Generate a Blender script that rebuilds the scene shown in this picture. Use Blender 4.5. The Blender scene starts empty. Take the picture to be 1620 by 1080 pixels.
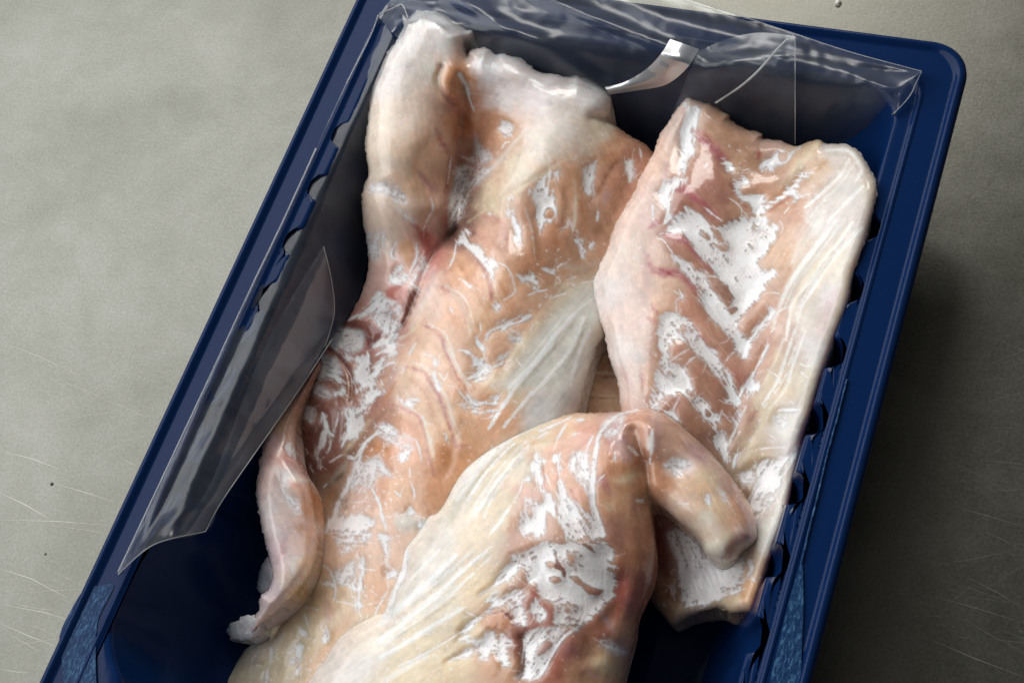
import bpy, math, random
import numpy as np
from mathutils import Matrix, Vector

SC = bpy.context.scene
COL = SC.collection
random.seed(7)

# ------------------------------------------------------------------ camera
FOC = 2250.0                                   # focal length in photo pixels (photo 1620 wide = 36 mm)
CAM = np.array([0.125435, -0.130184, 0.382736])
RM = np.array([[0.921101, 0.202989, -0.332217],
               [0.324365, -0.872045, 0.366504],
               [-0.215312, -0.445347, -0.869084]])   # world = RM @ (x right, y down, z forward)
cd = bpy.data.cameras.new('camera')
cam = bpy.data.objects.new('camera', cd)
COL.objects.link(cam)
cd.sensor_width = 36.0
cd.lens = FOC / 1620.0 * 36.0
cd.clip_start = 0.01
cd.clip_end = 50.0
m = Matrix.Identity(4)
for r in range(3):
    m[r][0] = RM[r, 0]; m[r][1] = -RM[r, 1]; m[r][2] = -RM[r, 2]; m[r][3] = CAM[r]
cam.matrix_world = m
SC.camera = cam

# ------------------------------------------------------------------ world and lamps
wd = bpy.data.worlds.new('World')
SC.world = wd
wd.use_nodes = True
bg = wd.node_tree.nodes['Background']
bg.inputs['Color'].default_value = (1.0, 0.97, 0.90, 1)
bg.inputs['Strength'].default_value = 0.12

def lamp(name, loc, target, size, size_y, power, color):
    ld = bpy.data.lights.new(name, 'AREA')
    ld.shape = 'RECTANGLE'; ld.size = size; ld.size_y = size_y
    ld.energy = power; ld.color = color
    o = bpy.data.objects.new(name, ld); COL.objects.link(o)
    o.location = loc
    o.rotation_euler = (Vector(target) - Vector(loc)).to_track_quat('-Z', 'Y').to_euler()
    return o
def sky_dir(az, el, dist):
    az, el = math.radians(az), math.radians(el)
    return (dist * math.cos(el) * math.cos(az), dist * math.cos(el) * math.sin(az), dist * math.sin(el))
lamp('far_window_light', sky_dir(107, 38, 1.6), (0, 0, 0.03), 0.50, 0.40, 8, (1.0, 0.975, 0.93))
lamp('side_window_light', sky_dir(171, 41, 1.6), (0, 0, 0.03), 2.1, 1.3, 30, (0.97, 0.985, 1.0))

SC.view_settings.view_transform = 'Standard'
SC.view_settings.look = 'None'
SC.view_settings.exposure = 0.0
SC.view_settings.gamma = 1.0
SC.cycles.use_denoising = True
SC.cycles.max_bounces = 10
SC.cycles.transparent_max_bounces = 12

# ------------------------------------------------------------------ helpers
def at(u, v, z):
    """photo pixel -> world point on the horizontal plane of height z (arrays welcome)"""
    u = np.asarray(u, float); v = np.asarray(v, float); z = np.asarray(z, float)
    x = (u - 810) / FOC; y = (v - 540) / FOC
    d = [RM[k, 0] * x + RM[k, 1] * y + RM[k, 2] for k in range(3)]
    t = (z - CAM[2]) / d[2]
    return np.stack([CAM[0] + d[0] * t, CAM[1] + d[1] * t, np.broadcast_to(z, t.shape)], -1)

def lin(c):
    c = np.asarray(c, float) / 255.0
    return np.where(c <= 0.04045, c / 12.92, ((c + 0.055) / 1.055) ** 2.4)

def empty(name, loc, label=None, cat=None, group=None):
    o = bpy.data.objects.new(name, None); COL.objects.link(o)
    o.location = loc; o.empty_display_size = 0.01
    tag(o, label, cat, group)
    return o

def tag(o, label=None, cat=None, group=None, kind=None):
    if label: o['label'] = label
    if cat: o['category'] = cat
    if group: o['group'] = group
    if kind: o['kind'] = kind

def link(name, me, mat, parent=None):
    o = bpy.data.objects.new(name, me); COL.objects.link(o)
    if mat: me.materials.append(mat)
    if parent:
        o.parent = parent
    return o

def mesh_np(name, verts, quads, tris=None, cols=None, smooth=True):
    me = bpy.data.meshes.new(name)
    verts = np.asarray(verts, np.float32); quads = np.asarray(quads, np.int32).reshape(-1, 4)
    nq = len(quads)
    lo = quads.ravel()
    start = np.arange(nq) * 4; tot = np.full(nq, 4)
    if tris is not None and len(tris):
        tris = np.asarray(tris, np.int32)
        start = np.concatenate([start, nq * 4 + np.arange(len(tris)) * 3])
        tot = np.concatenate([tot, np.full(len(tris), 3)])
        lo = np.concatenate([lo, tris.ravel()])
    me.vertices.add(len(verts)); me.vertices.foreach_set('co', verts.ravel())
    me.loops.add(len(lo)); me.loops.foreach_set('vertex_index', lo.astype(np.int32))
    me.polygons.add(len(start))
    me.polygons.foreach_set('loop_start', start.astype(np.int32))
    me.polygons.foreach_set('loop_total', tot.astype(np.int32))
    me.polygons.foreach_set('use_smooth', np.full(len(start), smooth))
    me.update(calc_edges=True)
    if cols is not None:
        a = me.attributes.new('col', 'FLOAT_COLOR', 'POINT')
        c = np.ones((len(verts), 4), np.float32); c[:, :cols.shape[1]] = cols
        a.data.foreach_set('color', c.ravel())
    return me

# ------------------------------------------------------------------ materials
def mat(name):
    m = bpy.data.materials.new(name); m.use_nodes = True
    nt = m.node_tree
    return m, nt, nt.nodes['Principled BSDF']

def N(nt, typ, **kw):
    n = nt.nodes.new(typ)
    for k, v in kw.items():
        if k.startswith('i_'):
            n.inputs[k[2:].replace('_', ' ')].default_value = v
        else:
            setattr(n, k, v)
    return n

def ramp(nt, fac, stops):
    r = nt.nodes.new('ShaderNodeValToRGB')
    el = r.color_ramp.elements
    while len(el) > 1: el.remove(el[0])
    el[0].position = stops[0][0]; el[0].color = (*stops[0][1], 1)
    for p, c in stops[1:]:
        e = el.new(p); e.color = (*c, 1)
    nt.links.new(fac, r.inputs['Fac'])
    return r.outputs['Color']

def math_n(nt, op, a, b=None):
    n = nt.nodes.new('ShaderNodeMath'); n.operation = op
    for i, x in enumerate((a, b)):
        if x is None: continue
        if isinstance(x, (int, float)): n.inputs[i].default_value = x
        else: nt.links.new(x, n.inputs[i])
    return n.outputs[0]

def noise(nt, co, scale, detail=3, rough=0.6, dist=0.0):
    n = nt.nodes.new('ShaderNodeTexNoise')
    n.inputs['Scale'].default_value = scale; n.inputs['Detail'].default_value = detail
    n.inputs['Roughness'].default_value = rough; n.inputs['Distortion'].default_value = dist
    nt.links.new(co, n.inputs['Vector'])
    return n.outputs['Fac']

def bump(nt, h, dist, strength, prev=None):
    b = nt.nodes.new('ShaderNodeBump')
    b.inputs['Distance'].default_value = dist; b.inputs['Strength'].default_value = strength
    nt.links.new(h, b.inputs['Height'])
    if prev is not None: nt.links.new(prev, b.inputs['Normal'])
    return b.outputs['Normal']

def mapping(nt, scale=(1, 1, 1), rot=(0, 0, 0)):
    t = nt.nodes.new('ShaderNodeNewGeometry')
    mp = nt.nodes.new('ShaderNodeMapping')
    mp.inputs['Scale'].default_value = scale; mp.inputs['Rotation'].default_value = rot
    nt.links.new(t.outputs['Position'], mp.inputs['Vector'])
    return mp.outputs['Vector']

def steel_material():
    m, nt, b = mat('brushed_steel')
    L = nt.links
    co = mapping(nt)
    b.inputs['Metallic'].default_value = 1.0
    big = noise(nt, co, 14, 5, 0.65, 0.6)
    mid = noise(nt, co, 70, 4, 0.7, 0.3)
    fine = noise(nt, co, 1100, 3, 0.75)
    f2 = noise(nt, co, 420, 3, 0.7)
    v = math_n(nt, 'ADD', math_n(nt, 'MULTIPLY', big, 0.20), math_n(nt, 'MULTIPLY', mid, 0.16))
    v = math_n(nt, 'ADD', v, math_n(nt, 'MULTIPLY', fine, 0.30))
    v = math_n(nt, 'ADD', v, 0.170)
    c = ramp(nt, v, [(0.38, (0.097, 0.096, 0.080)), (0.5, (0.147, 0.146, 0.127)), (0.60, (0.198, 0.197, 0.177))])
    L.new(c, b.inputs['Base Color'])
    r = math_n(nt, 'ADD', math_n(nt, 'MULTIPLY', mid, 0.12), 0.27)
    r = math_n(nt, 'ADD', r, math_n(nt, 'MULTIPLY', fine, 0.10))
    L.new(r, b.inputs['Roughness'])
    h = math_n(nt, 'ADD', fine, math_n(nt, 'MULTIPLY', f2, 1.2))
    L.new(bump(nt, h, 0.0002, 0.09), b.inputs['Normal'])
    return m

def plain_metal(name, c, rough):
    m, nt, b = mat(name)
    b.inputs['Metallic'].default_value = 1.0
    b.inputs['Base Color'].default_value = (*c, 1)
    b.inputs['Roughness'].default_value = rough
    return m

def tray_material(name, c, rough, frost=0.0):
    m, nt, b = mat(name)
    L = nt.links
    co = mapping(nt)
    n1 = noise(nt, co, 60, 4, 0.6)
    n2 = noise(nt, co, 900, 3, 0.7)
    sc = noise(nt, mapping(nt, (60, 900, 60), (0, 0, 0.5)), 1.0, 3, 0.7, 0.4)
    sp = ramp(nt, sc, [(0.66, (0, 0, 0)), (0.76, (1, 1, 1))])
    mx = N(nt, 'ShaderNodeMix', data_type='RGBA')
    mx.inputs['A'].default_value = (*c, 1)
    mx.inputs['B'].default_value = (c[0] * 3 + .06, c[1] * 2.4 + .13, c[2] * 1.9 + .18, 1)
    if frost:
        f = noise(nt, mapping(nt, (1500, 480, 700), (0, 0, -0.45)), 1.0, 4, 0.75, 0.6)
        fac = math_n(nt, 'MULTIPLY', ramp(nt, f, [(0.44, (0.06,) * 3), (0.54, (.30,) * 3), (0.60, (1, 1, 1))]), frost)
    else:
        fac = math_n(nt, 'MULTIPLY', sp, 0.10)
    L.new(fac, mx.inputs['Factor'])
    L.new(mx.outputs['Result'], b.inputs['Base Color'])
    r = math_n(nt, 'ADD', math_n(nt, 'MULTIPLY', n1, 0.06), rough - 0.04)
    L.new(r, b.inputs['Roughness'])
    b.inputs['Specular IOR Level'].default_value = 0.10
    h = math_n(nt, 'ADD', math_n(nt, 'MULTIPLY', n1, 0.5), math_n(nt, 'MULTIPLY', n2, 0.12))
    L.new(bump(nt, h, 0.0006, 0.25), b.inputs['Normal'])
    return m

def film_material(name, haze, hazecol, rough=0.12, tint=(0.93, 0.95, 0.97), gloss=1.0):
    m = bpy.data.materials.new(name); m.use_nodes = True
    nt = m.node_tree; nt.nodes.clear(); L = nt.links
    out = N(nt, 'ShaderNodeOutputMaterial')
    tr = N(nt, 'ShaderNodeBsdfTransparent'); tr.inputs['Color'].default_value = (*tint, 1)
    gl = N(nt, 'ShaderNodeBsdfGlossy'); gl.inputs['Roughness'].default_value = rough
    gl.inputs['Color'].default_value = (1, 1, 1, 1)
    df = N(nt, 'ShaderNodeBsdfDiffuse'); df.inputs['Color'].default_value = (*hazecol, 1)
    tl = N(nt, 'ShaderNodeBsdfTranslucent'); tl.inputs['Color'].default_value = (*hazecol, 1)
    co = mapping(nt)
    w = noise(nt, co, 70, 3, 0.55, 0.5)
    nb = bump(nt, w, 0.0010, 0.06)
    L.new(nb, gl.inputs['Normal'])
    lw = N(nt, 'ShaderNodeFresnel'); lw.inputs['IOR'].default_value = 1.5
    L.new(nb, lw.inputs['Normal'])
    dt = N(nt, 'ShaderNodeMixShader'); dt.inputs[0].default_value = 0.4
    L.new(df.outputs[0], dt.inputs[1]); L.new(tl.outputs[0], dt.inputs[2])
    a = N(nt, 'ShaderNodeMixShader')
    hz = noise(nt, mapping(nt, (30, 90, 60)), 1.0, 4, 0.6, 0.4)
    L.new(math_n(nt, 'MULTIPLY', ramp(nt, hz, [(0.3, (0.5,) * 3), (0.7, (1.4,) * 3)]), haze), a.inputs[0])
    L.new(tr.outputs[0], a.inputs[1]); L.new(dt.outputs[0], a.inputs[2])
    b = N(nt, 'ShaderNodeMixShader')
    L.new(math_n(nt, 'MULTIPLY', lw.outputs[0], gloss), b.inputs[0])
    L.new(a.outputs[0], b.inputs[1]); L.new(gl.outputs[0], b.inputs[2])
    L.new(b.outputs[0], out.inputs['Surface'])
    return m

def flesh_material(name, sss=0.75, rough=0.26, bumpy=0.15):
    m, nt, b = mat(name)
    L = nt.links
    at_ = N(nt, 'ShaderNodeAttribute', attribute_name='col')
    co = mapping(nt)
    n1 = noise(nt, co, 300, 4, 0.65)
    n2 = noise(nt, co, 1300, 2, 0.6)
    hs = N(nt, 'ShaderNodeHueSaturation')
    L.new(at_.outputs['Color'], hs.inputs['Color'])
    v = math_n(nt, 'ADD', math_n(nt, 'MULTIPLY', n1, 0.34), 0.83)
    L.new(v, hs.inputs['Value'])
    L.new(hs.outputs['Color'], b.inputs['Base Color'])
    b.subsurface_method = 'BURLEY' if False else 'RANDOM_WALK'
    b.inputs['Subsurface Weight'].default_value = sss
    b.inputs['Subsurface Radius'].default_value = (1.0, 0.58, 0.45)
    b.inputs['Subsurface Scale'].default_value = 0.0036
    b.inputs['IOR'].default_value = 1.38
    b.inputs['Coat Weight'].default_value = 0.7; b.inputs['Coat Roughness'].default_value = 0.10; b.inputs['Coat IOR'].default_value = 1.35
    r = math_n(nt, 'ADD', math_n(nt, 'MULTIPLY', n1, 0.25), rough - 0.12)
    L.new(r, b.inputs['Roughness'])
    h = math_n(nt, 'ADD', math_n(nt, 'MULTIPLY', n1, 1.0), math_n(nt, 'MULTIPLY', n2, 0.5))
    L.new(bump(nt, h, 0.0006, bumpy), b.inputs['Normal'])
    return m

M_STEEL = steel_material()
M_SCR = plain_metal('scratch_bright_steel', (0.42, 0.41, 0.37), 0.5)
M_TRAY = tray_material('blue_tray_plastic', (0.0032, 0.0185, 0.080), 0.14)
M_FLOOR = tray_material('blue_tray_floor_plastic', (0.003, 0.015, 0.06), 0.25)
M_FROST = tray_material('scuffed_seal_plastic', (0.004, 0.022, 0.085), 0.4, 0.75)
M_FILM = film_material('clear_lid_film', 0.075, (0.62, 0.72, 0.84), 0.24, gloss=0.7)
M_FILM2 = film_material('clear_lid_film_double', 0.10, (0.58, 0.66, 0.76), 0.4, gloss=0.10)
M_FOLD = film_material('whitened_film_fold', 0.42, (0.85, 0.88, 0.9), 0.4, gloss=0.5)
M_EDGE = film_material('bright_film_edge', 0.55, (0.9, 0.92, 0.93), 0.2)
M_FLESH = flesh_material('raw_fish_flesh')
M_MEMB = flesh_material('white_membrane', 0.25, 0.30, 0.22)

# ------------------------------------------------------------------ counter
me = mesh_np('counter', [(-1.4, -1.4, 0), (1.4, -1.4, 0), (1.4, 1.4, 0), (-1.4, 1.4, 0)], [(0, 1, 2, 3)], smooth=False)
counter = link('counter', me, M_STEEL)
tag(counter, 'worn grey brushed steel counter top under the tray', None, None, 'structure')
def strip_mesh(name, lines, z):
    vs, qs = [], []
    for pts, w in lines:
        p = at([q[0] for q in pts], [q[1] for q in pts], z)
        n0 = len(vs)
        for k in range(len(p)):
            d = p[min(k + 1, len(p) - 1)] - p[max(k - 1, 0)]
            d /= np.linalg.norm(d)
            nn = np.array([-d[1], d[0], 0])
            ww = w * (0.25 if k in (0, len(p) - 1) else 1.0)
            vs += [p[k] + nn * ww / 2, p[k] - nn * ww / 2]
        for k in range(len(p) - 1):
            a = n0 + 2 * k
            qs.append((a, a + 1, a + 3, a + 2))
    return mesh_np(name, vs, qs, smooth=False)
SCR = [([(0, 540), (60, 563), (140, 600)], 0.000084), ([(0, 713), (50, 725), (95, 742)], 0.000150), ([(0, 779), (40, 798), (78, 820)], 0.000168),
       ([(0, 822), (90, 824), (170, 830)], 0.000132), ([(0, 955), (70, 968), (115, 982)], 0.000120), ([(0, 985), (45, 1005), (90, 1022)], 0.000132),
       ([(0, 899), (50, 915), (106, 945)], 0.000150), ([(90, 765), (130, 777), (180, 793)], 0.000120), ([(0, 1058), (25, 1062), (52, 1064)], 0.000096),
       ([(15, 1003), (45, 1020), (62, 1030)], 0.000084), ([(0, 660), (80, 668), (150, 655), (205, 652)], 0.000060), ([(190, 723), (205, 732), (216, 737)], 0.000060),
       ([(1475, 1012), (1540, 1040), (1620, 1070)], 0.000156), ([(1465, 940), (1540, 960), (1620, 985)], 0.000108), ([(1530, 912), (1575, 935), (1620, 962)], 0.000096),
       ([(1510, 800), (1560, 815), (1620, 832)], 0.000108), ([(1530, 830), (1580, 850), (1620, 872)], 0.000072), ([(1440, 1000), (1470, 1010)], 0.000060),
       ([(0, 700), (110, 643), (190, 590), (262, 557)], 0.000072), ([(300, 282), (380, 298), (415, 310)], 0.000060), ([(1500, 960), (1560, 1000), (1620, 1030)], 0.000060),
       ([(205, 555), (240, 540), (300, 545)], 0.000048), ([(60, 480), (120, 500), (190, 512)], 0.000048), ([(150, 625), (210, 650), (245, 668)], 0.000054)]
rs_ = np.random.RandomState(4)
for k_ in range(70):
    x_, y_ = (rs_.uniform(0, 330), rs_.uniform(250, 1080)) if k_ % 2 else (rs_.uniform(1400, 1640), rs_.uniform(480, 1100))
    a_ = math.radians(rs_.choice([22, 10, -28, 24, 4, -8]) + rs_.uniform(-7, 7)); l_ = rs_.uniform(25, 150)
    SCR.append(([(x_, y_), (x_ + l_ * .5 * math.cos(a_), y_ + l_ * .5 * math.sin(a_) + rs_.uniform(-3, 3)), (x_ + l_ * math.cos(a_), y_ + l_ * math.sin(a_))], rs_.uniform(.00003, .00007)))
sc = link('scratch', strip_mesh('scratch', SCR, 0.00005), M_SCR, counter)
sc['kind'] = 'stuff'

# ------------------------------------------------------------------ tray
HX, YT, YB = 0.095, 0.1302, -0.136
HY = (YT - YB) / 2; CY = (YT + YB) / 2
NLONG, NSHORT, NC = 420, 160, 28
def loop(inset, z, r, flute=0.0, fdepth=0.0042, slope=0.0):
    hx, hy = HX - inset, HY - inset
    r = min(r, hx, hy)
    pts = []
    def fl(s):                                  # s along the wall in metres from the far end
        ph = ((s - FL0) / FLP) % 1.0
        d = abs(ph - 0.5) * 2                   # 0 in the middle of a pocket
        t = min(max(1 - (d / 0.47) ** 2, 0), 1)
        return t ** 0.6
    # right side going up, top, left side down, bottom; the near corners of the well are rounder
    rb = max(r, min(0.034, r + (inset - 0.0121) * 8)) if inset > 0.0121 else r
    def bulge(y):
        q_ = (y + CY + 0.082) / 0.021
        return 0.0056 * (1 - q_ * q_) ** 0.8 * min(1, (inset - 0.0121) / 0.003) * max(0, min(1, (z - 0.004) / 0.02)) if abs(q_) < 1 and inset > 0.0121 else 0.0
    segs = [((hx, -hy + rb), (hx, hy - r), (1, 0), NLONG), ((hx - r, hy), (-hx + r, hy), (0, 1), NSHORT),
            ((-hx, hy - r), (-hx, -hy + rb), (-1, 0), NLONG), ((-hx + rb, -hy), (hx - rb, -hy), (0, -1), NSHORT)]
    cen = [(hx - r, hy - r, r), (-hx + r, hy - r, r), (-hx + rb, -hy + rb, rb), (hx - rb, -hy + rb, rb)]
    for k, (a, b, n, cnt) in enumerate(segs):
        for i in range(cnt):
            t = i / cnt
            x = a[0] + (b[0] - a[0]) * t; y = a[1] + (b[1] - a[1]) * t
            off = 0.0
            if flute and n[0] != 0:
                e = min(max((HY - 0.050 - y) / 0.006, 0), 1) * min(max((y + CY + (0.060 if n[0] < 0 else 0.084)) / 0.008, 0), 1)
                off = fdepth * flute * fl(HY - y) * e
            if n[0] < 0: off = max(off, bulge(y))
            pts.append((x + n[0] * off, y + n[1] * off + CY, z))
        a0 = k * math.pi / 2
        for i in range(NC):
            t = a0 + (i / NC) * math.pi / 2
            cx_, cy_, r_ = cen[k]
            y = cy_ + r_ * math.sin(t); x = cx_ + r_ * math.cos(t)
            if k == 2: x -= bulge(y) * max(0, -math.cos(t))
            pts.append((x, y + CY, z))
    return pts
FLP, FL0 = 0.0193, 0.0140
def loft(name, loops, close=False):
    n = len(loops[0]); vs = [p for l in loops for p in l]; qs = []
    idx = np.arange(n)
    for k in range(len(loops) - 1):
        a = k * n + idx; b = k * n + (idx + 1) % n
        qs.append(np.stack([a, b, b + n, a + n], 1))
    return mesh_np(name, vs, np.concatenate(qs))
tray = empty('food_tray', (0, 0, 0), 'dark blue plastic food tray with fluted sides holding the fish', 'tray')
rim = [loop(.0016, .0395, .0100), loop(.0003, .0397, .011), loop(-.0004, .0408, .0112), loop(-.0006, .0425, .0112), loop(-.0004, .0441, .0112), loop(.0003, .0449, .0108),
       loop(.0010, .0451, .0104), loop(.0017, .0449, .010), loop(.0022, .0442, .0098), loop(.0027, .0439, .0096), loop(.0030, .0438, .0096), loop(.0033, .0438, .0096), loop(.0090, .0438, .009), loop(.0094, .0438, .009)]
link('rim', loft('rim', rim), M_TRAY, tray)
ridge = [loop(.0094, .0438, .009), loop(.0097, .0441, .009), loop(.0101, .0442, .009), loop(.0105, .0441, .0092), loop(.0109, .0437, .0095), loop(.0113, .0435, .0098)]
link('sealing_ridge', loft('sealing_ridge', ridge), M_TRAY, tray)
wall = [loop(.0113, .0435, .0098), loop(.0116, .0434, .0100), loop(.0121, .0434, .0102), loop(.0140, .0434, .0115, .55), loop(.0150, .0434, .0124, .88), loop(.0153, .0433, .0127, .95), loop(.0156, .0431, .013, 1), loop(.0159, .0427, .0134, 1.03), loop(.0161, .0420, .0138, 1.03), loop(.0164, .0405, .0142, 1.0),
        loop(.0172, .0370, .0155, .95), loop(.0184, .0320, .018, .8), loop(.0208, .0240, .022, .5), loop(.0234, .0150, .024, .25), loop(.0254, .0100, .025, .1), loop(.0270, .0072, .026), loop(.0300, .0050, .026)]
link('side_wall', loft('side_wall', wall), M_TRAY, tray)
outer = [loop(.0016, .0395, .0100), loop(.0030, .0425, .0096), loop(.0095, .0425, .009), loop(.0108, .0422, .010), loop(.0140, .0415, .0125, .9), loop(.0148, .0400, .013, 1), loop(.0166, .0320, .018, .8), loop(.0215, .0130, .024, .25),
         loop(.0255, .0050, .025, .3), loop(.0280, .0012, .026)]
link('outer_wall', loft('outer_wall', outer), M_TRAY, tray)
def capped(name, loops):
    n = len(loops[0]); vs = [p for l in loops for p in l]; idx = np.arange(n); qs = []
    for k in range(len(loops) - 1):
        a = k * n + idx; b = k * n + (idx + 1) % n
        qs.append(np.stack([a, b, b + n, a + n], 1))
    vs.append((0, CY, loops[-1][0][2])); k = len(loops) - 1
    tr = np.stack([k * n + idx, k * n + (idx + 1) % n, np.full(n, len(vs) - 1)], 1)
    return mesh_np(name, vs, np.concatenate(qs), tr)
link('floor', capped('floor', [loop(.0300, .0050, .026), loop(.0315, .0046, .026), loop(.0350, .0045, .025), loop(.0420, .0045, .022), loop(.0432, .0052, .022), loop(.0446, .0054, .022),
     loop(.0460, .0052, .021), loop(.0472, .0045, .02), loop(.065, .0045, .015)]), M_FLOOR, tray)
link('underside', capped('underside', [loop(.0280, .0012, .026), loop(.05, .0012, .02)]), M_FLOOR, tray)

# ------------------------------------------------------------------ fish: raster helpers (photo-traced outlines, each fillet at its own height)
def smooth_line(pts, closed=False, sub=5):
    p = np.asarray(pts, float); n = len(p)
    if n < 3: return p
    out = []
    rng = range(n) if closed else range(n - 1)
    for i in rng:
        if closed:
            a, b, c, d = p[(i - 1) % n], p[i], p[(i + 1) % n], p[(i + 2) % n]
        else:
            a, b, c, d = p[max(i - 1, 0)], p[i], p[i + 1], p[min(i + 2, n - 1)]
        for k in range(sub):
            t = k / sub
            out.append(0.5 * ((2 * b) + (-a + c) * t + (2 * a - 5 * b + 4 * c - d) * t * t + (-a + 3 * b - 3 * c + d) * t ** 3))
    if not closed: out.append(p[-1])
    return np.array(out)

def vnoise(U, V, s, seed):
    rs = np.random.RandomState(seed)
    g = rs.rand(512, 512).astype(np.float32)
    x = U / s + 17.3 * seed; y = V / s + 9.1 * seed
    xi = np.floor(x).astype(int); yi = np.floor(y).astype(int)
    fx = x - xi; fy = y - yi
    fx = fx * fx * (3 - 2 * fx); fy = fy * fy * (3 - 2 * fy)
    a = g[yi % 512, xi % 512]; b = g[yi % 512, (xi + 1) % 512]
    c = g[(yi + 1) % 512, xi % 512]; d = g[(yi + 1) % 512, (xi + 1) % 512]
    return ((a * (1 - fx) + b * fx) * (1 - fy) + (c * (1 - fx) + d * fx) * fy - 0.5) * 2

def box(a, r):
    for ax in (0, 1):
        p = np.pad(a, [(r + 1, r) if k == ax else (0, 0) for k in (0, 1)], mode='edge')
        c = np.cumsum(p, axis=ax)
        n = a.shape[ax]
        i = np.arange(n)
        a = (np.take(c, i + 2 * r + 1, axis=ax) - np.take(c, i, axis=ax)) / (2 * r + 1)
    return a

def sstep(x):
    x = np.clip(x, 0, 1)
    return x * x * (3 - 2 * x)

TILE = dict(a=(540, 0), b=(740, 60), c=(540, 180), d=(740, 220), e=(540, 360), f=(740, 400), g=(400, 480), h=(560, 540),
            i=(340, 640), j=(340, 840), k=(600, 640), l=(600, 840), m=(800, 640), n=(800, 860), o=(1000, 640), p=(980, 820),
            q=(1000, 140), r=(1120, 200), s=(920, 320), t=(1080, 340), u=(920, 500), v=(1080, 520), w=(360, 1000))
PAL = dict(w=(238, 236, 230), g=(222, 219, 210), y=(227, 213, 184), t=(214, 168, 128), o=(204, 142, 92), b=(150, 104, 74), d=(112, 54, 46),
           r=(172, 92, 80), p=(196, 136, 130), m=(176, 92, 104), u=(170, 118, 122), l=(205, 172, 168), k=(196, 134, 92), x=(190, 178, 186),
           n=(84, 60, 46), e=(196, 190, 176))
STEP = 1.25

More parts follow.
